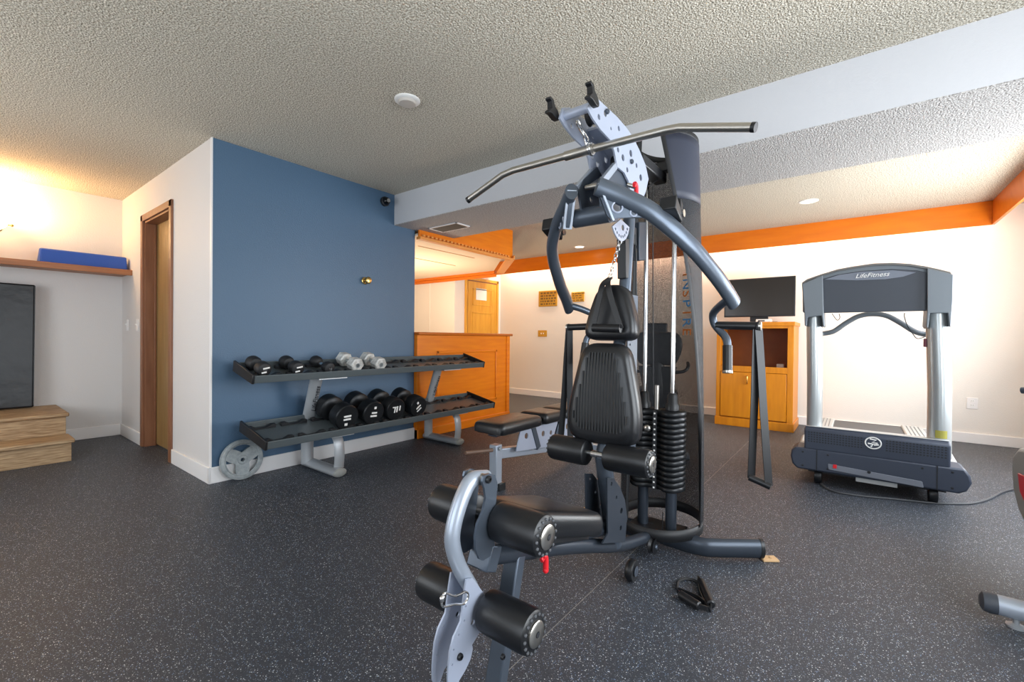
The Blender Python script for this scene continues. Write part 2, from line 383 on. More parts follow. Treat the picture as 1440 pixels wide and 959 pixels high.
# ------------------------------------------------------------------ bar counter and its canopy
BE = 4.52; YF = 3.545
t = thing('bar_counter', 'orange wooden bar counter with panelled front at the end of the blue wall', 'bar counter', (3.76, YF, 0))
b = nb(); bx(b, (XE+.004, YF, .09), (BE, YF+.05, 1.07)); bx(b, (BE-.05, YF, .09), (BE, YF+.55, 1.07)); bx(b, (XE+.004, YF+.5, 0), (BE, YF+.55, 1.07)); front = obj('body', b, 'orange', t, bev=.003)
b = nb(); x0, x1, z0, z1 = 3.27, 4.28, .28, .90; q = .028
bx(b, (x0, YF-.012, z0), (x1, YF, z0+q)); bx(b, (x0, YF-.012, z1-q), (x1, YF, z1)); bx(b, (x0, YF-.012, z0), (x0+q, YF, z1)); bx(b, (x1-q, YF-.012, z0), (x1, YF, z1))
obj('panel_moulding', b, 'orange', front, bev=.006)
b = nb(); bx(b, (BE-.05, YF-.012, .1), (BE+.012, YF, 1.07)); obj('corner_board', b, 'orange', front, bev=.002)
b = nb(); bx(b, (XE+.004, YF-.018, 0), (BE+.02, YF, .10)); bx(b, (BE, YF-.018, 0), (BE+.02, YF+.55, .10)); obj('plinth', b, 'orange', t, bev=.008)
b = nb(); bx(b, (XE+.004, YF-.024, 1.07), (BE+.06, YF+.6, 1.10)); obj('countertop', b, mat('countertop_wood', 'c8690f', .3, noise=(5, 'b05a0c', .25), stretch=(.6, 6, 6)), t, bev=.008)

t = thing('bar_canopy', 'orange wooden canopy with pale underside hanging over the bar', 'canopy', (4, 4.5, 2.06))
b = nb(); bx(b, (XE+.004, YF-.02, 2.075), (4.56, YF+.005, H)); bx(b, (4.535, YF, 2.075), (4.56, YF+.03, H)); obj('fascia', b, 'orange', t, bev=.002)
b = nb(); prism(b, [(XE+.004, YF+.005, 2.09), (4.40, YF+.005, 2.09), (5.30, 4.46, 2.09), (XC, 7.15, 2.09), (XE+.004, 7.15, 2.09)], (0, 0, .02)); und = obj('underside', b, 'canopy_panel', t)
for (p, q) in (((3.35, 3.95), (4.6, 4.5)), ((3.35, 4.6), (4.9, 4.9))):
    b = nb(); bx(b, (p[0], p[1], 2.084), (q[0]-.3, p[1]+.012, 2.09)); obj('panel_seam', b, 'tan', und)
b = nb()
bx(b, (XE+.004, YF-.035, 2.05), (4.52, YF+.03, 2.078))
for i in range(26): bx(b, (XE+.03+i*.056, YF-.05, 2.078), (XE+.06+i*.056, YF-.02, 2.098))
obj('dentil_moulding', b, mat('light_orange_wood', 'e89a4c', .4), t, bev=.003)
b = nb(); R = Matrix.Rotation(math.radians(45), 3, 'Z'); u = V((1, 1, 0)).normalized()
p0 = V((4.47, YF-.01, 2.06)); p1 = V((5.33, 4.44, 2.06))
box(b, (p0+p1)/2+V((.03, -.03, 0)), ((p1-p0).length, .10, .03), R); box(b, (p0+p1)/2+V((.07, -.07, .02)), ((p1-p0).length, .02, .06), R)
obj('corner_trim', b, mat('light_orange_wood_2', 'ec9a48', .4), t, bev=.006)
b = nb(); bx(b, (XC-.06, 4.46, 2.05), (XC-.005, 7.15, 2.10)); bx(b, (XC-.035, 4.46, 2.0), (XC-.005, 7.15, 2.05)); obj('edge_trim', b, 'orange_dark', t, bev=.004)

# ------------------------------------------------------------------ fixtures on ceilings and walls
c0 = V((1.681, 2.09, H))
t = thing('smoke_detector', 'round white ceiling disc above the dumbbell rack, between blue wall and beam', 'smoke detector', c0)
b = nb(); lathe(b, [(.074, 0), (.074, .006), (.066, .012), (.05, .012)], c0, (0, 0, -1)); obj('ring', b, 'white', t)
b = nb(); lathe(b, [(.052, .008), (.052, .02), (.047, .026), (.02, .028)], c0, (0, 0, -1)); obj('cover', b, 'lens', t)
for i, (px, py, lab) in enumerate(((1137, 283, 'glowing recessed ceiling light above the treadmill'), (905, 317, 'glowing recessed ceiling light behind the mesh shroud of the gym machine'), (815, 347, 'glowing recessed ceiling light nearest the bar canopy, left of the lat machine column'))):
    c = at(px, py, Z=H)
    t = thing('recessed_light', lab, 'ceiling light', c, 'recessed lights in the ceiling before the far wall')
    b = nb(); lathe(b, [(.085, 0), (.085, .004), (.07, .008), (.06, .004)], c, (0, 0, -1)); obj('trim_ring', b, 'white', t)
    b = nb(); lathe(b, [(.062, 0), (.06, .005), (.03, .007)], c, (0, 0, -1)); obj('lens', b, 'glow', t)
    light('recessed_lamp', 'SPOT', c-V((0, 0, .03)), 12, (1, .82, .6), .05, aim=(0, 0, -1))
c = V((3.106, 3.2, HB))
t = thing('ceiling_vent', 'brown slatted air vent in the beam underside above the bar', 'vent', c)
b = nb(); bx(b, (c.x-.1, c.y-.2, HB-.012), (c.x+.1, c.y-.18, HB-.002)); bx(b, (c.x-.1, c.y+.18, HB-.012), (c.x+.1, c.y+.2, HB-.002)); bx(b, (c.x-.1, c.y-.2, HB-.012), (c.x-.085, c.y+.2, HB-.002)); bx(b, (c.x+.085, c.y-.2, HB-.012), (c.x+.1, c.y+.2, HB-.002)); obj('frame', b, 'trim', t, bev=.002)
b = nb()
for i in range(9): box(b, (c.x-.075+i*.019, c.y, HB-.006), (.016, .36, .003), Matrix.Rotation(.5, 3, 'Y'))
obj('slats', b, mat('vent_slats', '453d37', .6), t)
c = V((2.62, YB, 2.345))
t = thing('security_camera', 'small black dome camera in the top corner of the blue wall', 'camera', c)
b = nb(); lathe(b, [(.045, 0), (.045, .025), (.036, .03)], c, (0, -1, 0)); obj('base', b, 'black', t)
b = nb(); lathe(b, [(.036, .028), (.034, .05), (.024, .065), (.008, .07)], c, (0, -1, 0)); obj('dome', b, 'glass_black', t)
b = nb(); lathe(b, [(.018, .06), (.018, .072), (.012, .072)], c, (0, -1, 0)); obj('lens', b, 'steel', t)
c = V((2.414, YB, 1.565))
t = thing('wall_fitting', 'shiny round brass fitting sticking out of the blue wall above the rack', 'fitting', c)
b = nb(); lathe(b, [(.034, 0), (.034, .005), (.026, .01)], c, (0, -1, 0)); obj('rosette', b, 'brass', t)
b = nb(); lathe(b, [(.014, .008), (.013, .03), (.022, .036), (.031, .045), (.033, .056), (.028, .066), (.018, .07)], c, (0, -1, 0)); obj('knob', b, 'brass', t)
c = V((.30, YL, 2.0))
t = thing('wall_sconce', 'glowing wall lamp on the upper left wall', 'lamp', c)
b = nb(); lathe(b, [(.06, 0), (.06, .01), (.045, .02)], c, (0, -1, 0)); tube(b, [c+V((0, -.02, 0)), c+V((0, -.12, -.02)), c+V((0, -.14, .0))], .009); obj('bracket', b, 'brass', t)
b = nb(); lathe(b, [(.035, -.07), (.065, -.045), (.085, 0), (.09, .05), (.088, .052), (.03, -.06)], c+V((0, -.15, .02)), (0, 0, 1)); obj('glass_shade', b, 'shade', t)
b = nb(); tube(b, [c+V((.06, -.15, .0)), c+V((.10, -.15, .0))], .005, smooth=False); ell(b, c+V((.103, -.15, 0)), (.012, .012, .012), 8); obj('finial', b, 'brass', t)
light('sconce_lamp', 'POINT', c+V((0, -.17, .1)), 34, (1, .62, .28), .05)
def swplate(name, lab, cat, c, nrm, wdt, n, m='trim', part='toggle'):
    t = thing(name, lab, cat, c, None); nrm = V(nrm); uu = V((0, 0, 1)).cross(nrm)
    R = Matrix((uu, V((0, 0, 1)).cross(uu).cross(uu) if 0 else V((0, 0, 1)), nrm)).transposed()
    b = nb(); box(b, c+nrm*.004, (wdt, .115, .008), R); obj('cover_plate', b, m, t, bev=.003)
    for i in range(n):
        o = uu*(.046*(i-(n-1)/2))
        if part == 'toggle':
            b = nb(); box(b, c+o+nrm*.009, (.012, .026, .004), R); box(b, c+o+nrm*.014+V((0, 0, .005)), (.008, .010, .014), R); obj('toggle', b, 'white', t, bev=.001)
        else:
            for dz in (-.022, .022):
                b = nb(); box(b, c+o+nrm*.009+V((0, 0, dz)), (.03, .03, .003), R); sk = obj('socket', b, 'white', t, bev=.004)
                b = nb(); box(b, c+o+nrm*.0108+V((0, 0, dz+.004))-uu*.007, (.002, .009, .001), R); box(b, c+o+nrm*.0108+V((0, 0, dz+.004))+uu*.007, (.002, .009, .001), R); obj('slots', b, 'ink', sk)
swplate('light_switch', 'white light switch plate by the brown door frame', 'light switch', at(194, 457, X=XD), (-1, 0, 0), .075, 1)
swplate('light_switch', 'white wall plate on the passage wall nearest the room corner', 'light switch', at(180, 457, X=XD), (-1, 0, 0), .06, 1)
swplate('light_switch', 'double tan light switch below the gold plaques on the far wall', 'light switch', at(763, 469, X=XF), (-1, 0, 0), .19, 2, 'gold')
swplate('wall_outlet', 'white electrical outlet on the wall right of the treadmill', 'outlet', at(1367, 567, X=XF), (-1, 0, 0), .085, 1, part='socket')
def plaque(lab, p0, p1, rows):
    c = (p0+p1)/2; wd = abs(p0.y-p1.y); hh = abs(p0.z-p1.z)
    t = thing('wall_plaque', lab, 'plaque', c, 'gold plaques on the far wall')
    b = nb(); box(b, c+V((-.008, 0, 0)), (.016, wd, hh)); obj('board', b, 'gold', t, bev=.012)
    b = nb()
    for i in range(rows):
        z = c.z+hh*(.34-.68*i/(rows-1)); y = c.y+wd*.38
        while y > c.y-wd*.36:
            l = random.uniform(.02, .06); bx(b, (c.x-.019, y-l, z-hh*.05), (c.x-.015, y, z+hh*.05)); y -= l+.018
    obj('lettering', b, 'bronze', t)
plaque('larger square gold plaque on the far wall, left one', at(758, 409.5, X=XF-.005), at(784, 430.5, X=XF-.005), 5)
plaque('smaller gold plaque on the far wall, beside the press arm', at(804, 411, X=XF-.005), at(822, 424, X=XF-.005), 4)
p0, p1 = at(669.5, 405, Y=YBK-.02), at(684, 423, Y=YBK-.02)
b = nb(); bx(b, (p0.x, YBK-.024, p1.z), (p1.x, YBK-.0235+.003, p0.z)); one(obj('paper_notice', b, 'paper'), 'white paper notice taped to the yellow door beyond the bar', 'notice')

# ------------------------------------------------------------------ left corner: ledge, blue mat, padded mat, wooden steps
b = nb(); bx(b, (XW, 5.66, 1.645), (XD, YL, 1.68)); bx(b, (XW, 5.655, 1.628), (XD, 5.675, 1.682)); one(obj('wall_shelf', b, 'shelfwood', bev=.004), 'long brown wooden ledge across the left wall carrying a blue mat', 'shelf')
b = nb(); prism(b, [(.555, 5.73, 1.683), (.555, 5.93, 1.683), (.555, 5.93, 1.72), (.555, 5.80, 1.815), (.555, 5.76, 1.815)], (.60, 0, 0))
one(obj('exercise_mat', b, 'bluefoam', bev=.012), 'blue foam exercise mat lying on the wooden ledge', 'mat')
t = thing('wooden_steps', 'small raw oak two-step stair against the left wall', 'steps', (.1, 5.5, 0))
X1 = .675
for i, (y, z) in enumerate(((5.08, .185), (5.34, .37))):
    b = nb(); bx(b, (-.9, y+.028, z-.185), (X1, y+.05, z-.032)); obj('riser', b, 'stepwood', t, bev=.002)
    b = nb(); bx(b, (-.9, y, z-.033), (X1+.018, y+.30 if i == 0 else YL-.018, z)); obj('tread', b, 'stepwood', t, bev=.008)
b = nb(); prism(b, [(X1-.025, 5.13, 0), (X1-.025, YL-.02, 0), (X1-.025, YL-.02, .336), (X1-.025, 5.39, .336), (X1-.025, 5.39, .15), (X1-.025, 5.13, .15)], (.024, 0, 0)); obj('side_board', b, 'stepwood', t, bev=.002)
t = thing('padded_mat', 'tall black padded vinyl mat standing on the wooden steps', 'mat', (.1, 5.97, .371))
b = nb(); R = Matrix.Rotation(math.radians(-2.0), 3, 'X') @ Matrix.Rotation(math.radians(.7), 3, 'Y'); box(b, (.012, 5.945, .380+.56), (1.06, .05, 1.115), R)
obj('pad', b, 'blackmat', t, bev=.014, seg=3)
b = nb(); box(b, (.537, 5.917, .380+.56), (.006, .004, 1.09), R); obj('seam', b, 'black', t)

# ------------------------------------------------------------------ dumbbell rack
RX0, RX1 = 1.265, 3.575
t = thing('dumbbell_rack', 'two-tier silver and dark grey dumbbell rack before the blue wall', 'rack', (2.42, 3.25, 0))
def shelf(x0, x1, yf, yb, zf, zb, nsad):
    """tray tilted towards the room; saddles hold the heads"""
    b = nb()
    u = V((0, yb-yf, zb-zf)).normalized(); n = V((0, -u.z, u.y))
    def P(x, s, h): return V((x, yf, zf))+u*s+n*h
    Lh = V((0, yb-yf, zb-zf)).length
    prof = [(0, -.03), (0, .022), (.012, .022), (.014, -.008), (Lh-.014, -.008), (Lh-.012, .03), (Lh, .03), (Lh, -.03)]
    prism(b, [P(x0, s, h) for s, h in prof], (x1-x0, 0, 0))
    sh = obj('shelf', b, 'tray', t, bev=.003)
    for xx in (x0, x1-.012):
        b = nb(); prism(b, [P(xx-.002, -.004, -.034), P(xx-.002, -.004, .03), P(xx-.002, Lh+.004, .045), P(xx-.002, Lh+.004, -.034)], (.016, 0, 0)); obj('end_cap', b, 'black', sh, bev=.004)
    step = (x1-x0)/nsad
    for i in range(nsad):
        xa = x0+i*step+.02; xb = xa+step-.04
        for s in (.05, Lh-.085):
            b = nb()
            pr = [(xa, .0), (xa, .024), (xa+.03, .026), ((xa+xb)/2-.03, .006), ((xa+xb)/2+.03, .006), (xb-.03, .026), (xb, .024), (xb, .0)]
            prism(b, [P(x, s, h-.008) for x, h in pr], u*.035); obj('saddle', b, 'blackrub', sh, bev=.002)
    return P, Lh
PT, LT = shelf(RX0, RX1, 3.13, 3.44, .762, .832, 10)
PB, LB = shelf(1.30, 3.62, 3.02, 3.42, .335, .405, 10)
for i, xc in enumerate((1.80, 3.07)):
    b = nb(); tube(b, [(xc, 3.44, .04), (xc, 3.44, .34), (xc, 3.42, .42), (xc, 3.30, .74)], (.05, .028), 16, k=5, up=(0, -1, .2)); po = obj('post', b, 'rack', t)
    b = nb(); tube(b, [(xc+.06, 3.20, .315), (xc+.06, 3.14, .30), (xc+.06, 3.09, .25), (xc+.06, 3.075, .15), (xc+.06, 3.085, .05)], (.042, .014), 12, up=(0, -1, 0.3)); obj('front_strut', b, 'rack', t)
    b = nb(); tube(b, [(xc+.03, 3.50, .035), (xc+.03, 3.40, .035), (xc+.03, 3.10, .035), (xc+.03, 3.02, .035)], (.055, .033), 16, up=(0, 0, 1)); ft = obj('foot', b, 'rack', t)
    b = nb(); ell(b, (xc+.03, 3.02, .035), (.054, .02, .032), 8); ell(b, (xc+.03, 3.50, .035), (.054, .015, .032), 8); obj('foot_cap', b, mat('foot_cap_%d' % i, '8d8f8c', .6), ft)
    b = nb(); bx(b, (xc-.07, 3.14, .725), (xc+.16, 3.40, .732)); obj('shelf_bracket', b, 'rack', t)
    b = nb(); bx(b, (xc-.02, 3.04, .298), (xc+.16, 3.42, .304)); obj('shelf_bracket', b, 'rack', t)
    # lettering running up the post, on its face towards the room
    tx = nb(); dirv = V((0, -.12, .32)).normalized(); U = dirv
    text(tx, 'LifeFitness', .052, frame((xc+.012, 3.335, .555), U, V((-1, 0, 0))), .001, shear=.3); obj('logo_lettering', tx, 'ink', po)
# dumbbells: the head nearest the camera and the head nearest the wall, one handle
def dumbbell(kind, r, L, Lh):
    t = thing('dumbbell', 'x', 'dumbbell', (0, 0, 0), 'dumbbells on the rack')
    b = nb(); cyl(b, (0, -L/2, 0), (0, L/2, 0), .015, n=14); obj('handle', b, 'chrome' if kind != 'hex' else 'castgrey', t)
    for s in (-1, 1):
        b = nb(); y0 = s*(L/2-Lh)
        if kind == 'hex':
            lathe(b, [(r*.8, -.006), (r, 0), (r, Lh-.007), (r*.9, Lh)], (0, y0, 0), (0, s, 0), 6); hd = obj('head', b, 'hexwhite', t, bev=.002, seg=1, smooth=20)
            if s < 0:
                b = nb(); lathe(b, [(r*.32, 0), (r*.32, .002), (r*.24, .002), (r*.24, .0)], (0, -L/2-.001, 0), (0, -1, 0), 20); obj('number_ring', b, 'castgrey', hd)
        elif kind == 'ball':
            lathe(b, [(r*.4, -.01), (r*.8, .0), (r, Lh*.3), (r, Lh*.7), (r*.86, Lh*.92), (r*.55, Lh)], (0, y0, 0), (0, s, 0), 28); hd = obj('head', b, 'blackrub', t)
            if s < 0:
                b = nb()
                for k in (0, 1): box(b, (.006-.012*k, -L/2-.001, .014-.03*k), (r*(.85-.2*k), .003, .010), Matrix.Rotation(-.18, 3, 'Y'))
                obj('white_marking', b, 'white', hd)
        elif kind == 'bare':
            lathe(b, [(r*.4, -.01), (r*.8, .0), (r, Lh*.3), (r, Lh*.7), (r*.86, Lh*.92), (r*.55, Lh)], (0, y0, 0), (0, s, 0), 20); obj('head', b, 'blackrub', t)
        else:
            lathe(b, [(r*.45, -.012), (r*.9, -.006), (r, .004), (r, Lh-.008), (r*.93, Lh), (r*.3, Lh-.004)], (0, y0, 0), (0, s, 0), 36); hd = obj('head', b, 'iron', t)
            if s < 0:
                b = nb(); a = kind[1]
                for (u, v, w_, h_) in kind[2]: box(b, (u*r, -L/2-.001, v*r), (w_*r, .003, h_*r), Matrix.Rotation(a, 3, 'Y'))
                obj('white_marking', b, 'white', hd)
    return t
def drop(o, loc, lab): o.location = loc; o['label'] = lab; return o
ang = math.atan2(.07, .31)
def setdown(o, front, lab, L, first=None):
    """front = measured centre of the head nearest the room; the tray's tilt raises the far head"""
    o = first or o
    o.location = V(front)+V((0, math.cos(ang)*L/2*.9, math.sin(ang)*L/2*.9)); o.rotation_euler = (ang, 0, 0); o['label'] = lab; return o
YH = 3.16
L1 = .23
d1 = dumbbell('ball', .05, L1, .085)
setdown(d1, at(372, 520, Y=YH), 'small black round-head dumbbell nearest the left end of the top shelf', L1)
d2 = dup(d1, (0, 0, 0), ''); setdown(d2, at(419, 518.5, Y=YH), 'small black round-head dumbbell with white marks, second on the top shelf', L1)
d3 = setdown(dumbbell('bare', .046, .25, .075), at(463.5, 518, Y=YH), 'small plain black dumbbell next to the first white hex dumbbell', .25)
h1 = setdown(dumbbell('hex', .060, .24, .075), at(502, 513.5, Y=YH), 'white and silver hex dumbbell beside the plain black one', .24)
h2 = dup(h1, (0, 0, 0), ''); setdown(h2, at(535, 512.5, Y=YH), 'rightmost white and silver hex dumbbell on the top shelf', .24)
YG = 3.09; L2 = .31
for (px, py, r, marks, a, lab) in (
    (487, 586.5, .098, [(0, .12, .62, .13), (0, -.14, .62, .13), (-.05, -.55, .24, .2)], -.03, 'large black round dumbbell leftmost on the bottom shelf'),
    (524.5, 580.5, .098, [(.05, .48, .2, .2), (.02, .05, .5, .13), (-.02, -.22, .6, .14)], .05, 'large black round dumbbell second on the bottom shelf'),
    (555.5, 575.5, .096, [(-.14, .02, .12, .55), (.1, .05, .12, .55), (.38, .12, .12, .45), (-.2, .25, .4, .1)], .03, 'large black round dumbbell third on the bottom shelf'),
    (587.5, 571.5, .092, [(-.05, .0, .6, .12), (.08, -.28, .6, .12), (-.2, .42, .2, .22)], -.7, 'large black round dumbbell rightmost on the bottom shelf, against the post')):
    setdown(dumbbell(('round', a, marks), r, L2, .1), at(px, py, Y=YG), lab, L2)
# weight plate leaning on the skirting
pr = .143; pc = V((1.36, 3.535, pr)); R = Matrix.Rotation(math.radians(-6), 3, 'X')
b = nb()
outer = [(pr*math.cos(2*PI*i/48), pr*math.sin(2*PI*i/48)) for i in range(48)]
def arch(a0, a1, r0, r1, sag):
    P = [(r1*math.cos(a0+(a1-a0)*i/8), r1*math.sin(a0+(a1-a0)*i/8)) for i in range(9)]
    return P+[((r1-(r1-r0)*math.sin(PI*i/8))*math.cos(a1+(a0-a1)*i/8), (r1-(r1-r0)*math.sin(PI*i/8))*math.sin(a1+(a0-a1)*i/8)) for i in range(1, 8)]
cu = bpy.data.curves.new('tmp', 'CURVE'); cu.dimensions = '2D'; cu.fill_mode = 'BOTH'; cu.extrude = .009
def spl(cu, pts):
    s = cu.splines.new('POLY'); s.points.add(len(pts)-1); s.use_cyclic_u = True
    for q, p in zip(s.points, pts): q.co = (p[0], p[1], 0, 1)
spl(cu, outer); spl(cu, [(.013*math.cos(2*PI*i/18), .013*math.sin(2*PI*i/18)) for i in range(18)])
for k in range(3):
    a = PI/2+k*2*PI/3; spl(cu, arch(a-.64, a+.64, .052, .107, 0))
t = thing('weight_plate', 'grey iron weight plate leaning on the baseboard below the rack', 'weight plate', (pc.x, pc.y, 0))
Mx = Matrix.Translation(pc) @ R.to_4x4() @ frame((0, 0, 0), (1, 0, 0), (0, 0, 1))
from_curve(b, cu, Mx); body = obj('disc', b, 'castgrey', t, bev=.002)
b = nb()
for r0, r1 in ((.113, pr),):
    lathe(b, [(r1, -.014), (r1-.003, .014), (r1-.008, .016), (r0+.004, .015), (r0, .010), (r0, -.010)], pc, R @ V((0, -1, 0)), 48)
bmesh.ops.delete(b, geom=[f for f in b.faces if len(f.verts) > 8], context='FACES_ONLY'); obj('rim', b, 'castgrey', body)
b = nb(); lathe(b, [(.034, .008), (.03, .015), (.014, .015), (.014, .008)], pc, R @ V((0, -1, 0)), 28); bmesh.ops.delete(b, geom=[f for f in b.faces if len(f.verts) > 8], context='FACES_ONLY'); obj('hub', b, 'castgrey', body)
#PART2
# ------------------------------------------------------------------ multi-gym in the middle of the room
YC = .79
def px(l, **k): return [at(x, y, **k) for x, y in l]
def mir(p): return V((p[0], 2*YC-p[1], p[2]))
t = gym = thing('multi_gym', 'big silver and black cable gym machine in the middle of the floor', 'gym machine', (1.6, YC, 0))
def sideplate(name, pts, holes, Y, th, m, parent=None, smooth_pts=True, Yref=None):
    """plate parallel to the gym's middle plane, measured at Yref, standing at Y"""
    P = [at(x, y, Y=Yref or Y) for x, y in pts]
    Hs = []
    for h in holes:
        c = at(h[0], h[1], Y=Yref or Y); Hs.append((c.x, c.z, h[2]))
    b = nb(); plate(b, [(p.x, p.z) for p in P], Hs, th, frame((0, Y, 0), (1, 0, 0), (0, 0, 1)))
    return obj(name, b, m, parent or t, bev=.0012, seg=1)
def bolt(name, c, r, ax=(0, -1, 0), m='black', parent=None, h=.008):
    b = nb(); lathe(b, [(r, 0), (r, h*.6), (r*.75, h), (r*.45, h), (r*.4, h*.5)], c, ax, 14); return obj(name, b, m, parent or t)
# base
b = nb(); tube(b, [(.905, YC, .463), (1.36, YC, .322), (1.8, YC, .165), (2.24, YC, .062)], (.027, .027), 16); beam = obj('base_beam', b, 'slate_dark', t)
b = nb(); tube(b, [(.888, YC, .472), (.93, YC, .455)], (.037, .034), smooth=False, square=True); obj('beam_bracket', b, 'slate', beam, bev=.004)
b = nb(); tube(b, [(1.05, YC, .415), (.952, YC, .03)], (.026, .019), smooth=False, square=True, up=(-1, 0, 0)); leg = obj('front_leg', b, 'slate', t, bev=.004)
b = nb(); tube(b, [(1.0, YC, .025), (.66, YC, .025)], (.03, .0245), smooth=False, square=True); bx(b, (.63, YC-.17, .0), (.68, YC+.17, .05)); obj('front_foot', b, 'slate', t, bev=.004)
bolt('leg_bolt', at(706, 923, Y=YC-.027), .008, parent=leg)
for s in (0, 1):
    pts = px([(930, 752), (955, 760), (985, 768), (1010, 770), (1068, 771)], Z=.055)
    if s: pts = [mir(p) for p in pts]
    b = nb(); tube(b, pts, (.03, .046), 18, up=(0, 0, 1)); ft = obj('rear_foot', b, 'slate_dark', t)
    e = pts[-1]; dd = (pts[-1]-pts[-2]).normalized()
    b = nb(); tube(b, [e-dd*.004, e+dd*.012], (.032, .048), 18, smooth=False, up=(0, 0, 1)); obj('foot_cap', b, 'black', ft)
    b = nb(); c = e+dd*.045; R = Matrix.Rotation(math.atan2(dd.y, dd.x), 3, 'Z')
    box(b, (c.x, c.y, .006), (.075, .05, .010), R); lathe(b, [(.008, 0), (.008, .004), (.004, .005)], (c.x+dd.x*.008, c.y+dd.y*.008, .011), (0, 0, 1), 12); obj('floor_bracket', b, 'tan', ft, bev=.004)
b = nb(); lathe(b, [(.02, -.016), (.042, -.016), (.046, -.011), (.046, .011), (.042, .016), (.02, .016)], (1.85, YC-.035, .047), (0, 1, 0), 28); wh = obj('transport_wheel', b, 'black', t)
b = nb(); lathe(b, [(.022, -.02), (.022, -.0185), (.01, -.022)], (1.85, YC-.036, .047), (0, 1, 0), 18); obj('wheel_hub', b, 'slate', wh)
c = at(918, 768, Y=YC-.04)
b = nb(); lathe(b, [(.012, -.012), (.036, -.012), (.029, 0), (.036, .012), (.012, .012)], c, (0, 1, 0), 24); pu = obj('low_pulley', b, 'black', t)
bolt('pulley_bolt', c+V((0, -.013, 0)), .011, parent=pu, m='slate')
# post behind the seat, gusset plates
b = nb(); tube(b, [(1.735, YC, .19), (1.690, YC, .36), (1.628, YC, .585), (1.665, YC, .64)], (.034, .034), 18, smooth=False); post = obj('seat_post', b, 'slate', t)
gp = [(853, 672), (862, 672), (871, 685), (878, 703), (881, 728), (878, 762), (846, 764), (854, 750)]
for y in (YC-.046, YC+.046):
    g = sideplate('gusset_plate', gp, [(859, 680, .008), (866, 699, .007), (873, 718, .012), (872, 742, .010)], y, .006, 'slate_dark', Yref=YC-.046)
# cushions
def cushion(name, outline, o, U, W, th, parent, m='vinyl', dome=.35):
    """rounded pad: outline (u, v) in frame; front face at +N"""
    b = nb(); Mx = frame(o, U, W); n = len(outline)
    cx = sum(p[0] for p in outline)/n; cy = sum(p[1] for p in outline)/n
    layers = [(0.93, 0), (1.0, th*.12), (1.0, th*.55), (.97, th*.80), (.90, th*.94), (.78, th), (.45, th*1.03)]
    rings = [[b.verts.new(Mx @ V((cx+(u-cx)*s, cy+(v-cy)*s, h))) for u, v in outline] for s, h in layers]
    for a, c in zip(rings, rings[1:]):
        for i in range(n): b.faces.new((a[i], a[(i+1) % n], c[(i+1) % n], c[i]))
    b.faces.new(rings[0][::-1]); b.faces.new(rings[-1])
    return obj(name, b, m, parent, smooth=60)
def rounded(pts, r, n=6):
    """round the corners of a polygon"""
    o = []; m = len(pts)
    for i in range(m):
        p0, p1, p2 = V((*pts[i-1], 0)), V((*pts[i], 0)), V((*pts[(i+1) % m], 0))
        rr = r[i] if isinstance(r, (list, tuple)) else r
        a = p1+(p0-p1).normalized()*min(rr, (p0-p1).length*.49); c = p1+(p2-p1).normalized()*min(rr, (p2-p1).length*.49)
        for j in range(n+1):
            q = j/n; o.append(tuple((a*(1-q)**2+p1*2*q*(1-q)+c*q*q)[:2]))
    return o
sd = V((.40, 0, -.118)).normalized(); sn = V((.118, 0, .40)).normalized()
so = V((.985, YC, .508))
seat = cushion('seat', rounded([(0, -.11), (.38, -.15), (.38, .15), (0, .11)], [.06, .05, .05, .06]), so, sd, V((0, 1, 0)), .075, t)
b = nb(); tube(b, [so+sd*.03-sn*.012, so+sd*.36-sn*.012], (.10, .010), smooth=False, square=True, up=sn); obj('seat_board', b, 'black', seat, bev=.004)
b = nb(); tube(b, [so+sd*.10-sn*.045, V((1.66, YC, .288))], (.032, .028), 14, smooth=False); obj('seat_support', b, 'slate_dark', t)
bn = V((-1, 0, .065)).normalized(); bu = V((.065, 0, 1)).normalized()
bo = V((1.665, YC+.005, .63))
outl = rounded([(-.145, .0), (.145, .0), (.158, .12), (.096, .405), (-.096, .405), (-.158, .12)], [.085, .085, .1, .06, .06, .1])
pad = cushion('backrest', outl, bo, V((0, -1, 0)), bu, .075, t)
b = nb(); Mx = frame(bo+bn*.0765, V((0, -1, 0)), bu)
for i in range(19):
    u = -.117+i*.013; e = abs(u)
    z1 = .365-max(0, e-.06)*4.2; z0 = .055+max(0, e-.085)*1.2
    if z1 > z0+.03:
        P = [Mx @ V((u, z0, -.001)), Mx @ V((u, z1, -.001))]
        tube(b, P, (.0045, .0055), 8, smooth=False)
obj('ribbed_panel', b, mat('ribbed_vinyl', '1e2022', .42), pad)['kind'] = 'stuff'
ho = V((1.735, YC+.008, 1.045)); hu = V((.11, 0, 1)).normalized(); hn = V((-1, 0, .11)).normalized()
head = cushion('headrest', rounded([(-.112, 0), (.112, 0), (.112, .07), (.062, .232), (-.062, .232), (-.112, .07)], [.05, .05, .07, .06, .06, .07]), ho, V((0, -1, 0)), hu, .07, t)
b = nb(); prism(b, [bo+bu*.03+V((0, -.1, 0)), bo+bu*.03+V((0, .1, 0)), bo+bu*.37+V((0, .07, 0)), bo+bu*.37+V((0, -.07, 0))], -bn*.012); obj('backrest_board', b, 'black', pad)
b = nb(); tube(b, [(1.70, YC, .60), (1.72, YC, .85), (1.775, YC, 1.05), (1.815, YC, 1.23), (1.862, YC, 1.62), (1.885, YC, 1.72)], (.026, .026), 16, smooth=False); col = obj('column', b, 'slate', t)
b = nb(); tube(b, [(1.805, YC-.045, .50), (1.81, YC-.045, 1.24)], (.006, .03), smooth=False, square=True, up=(1, 0, 0))
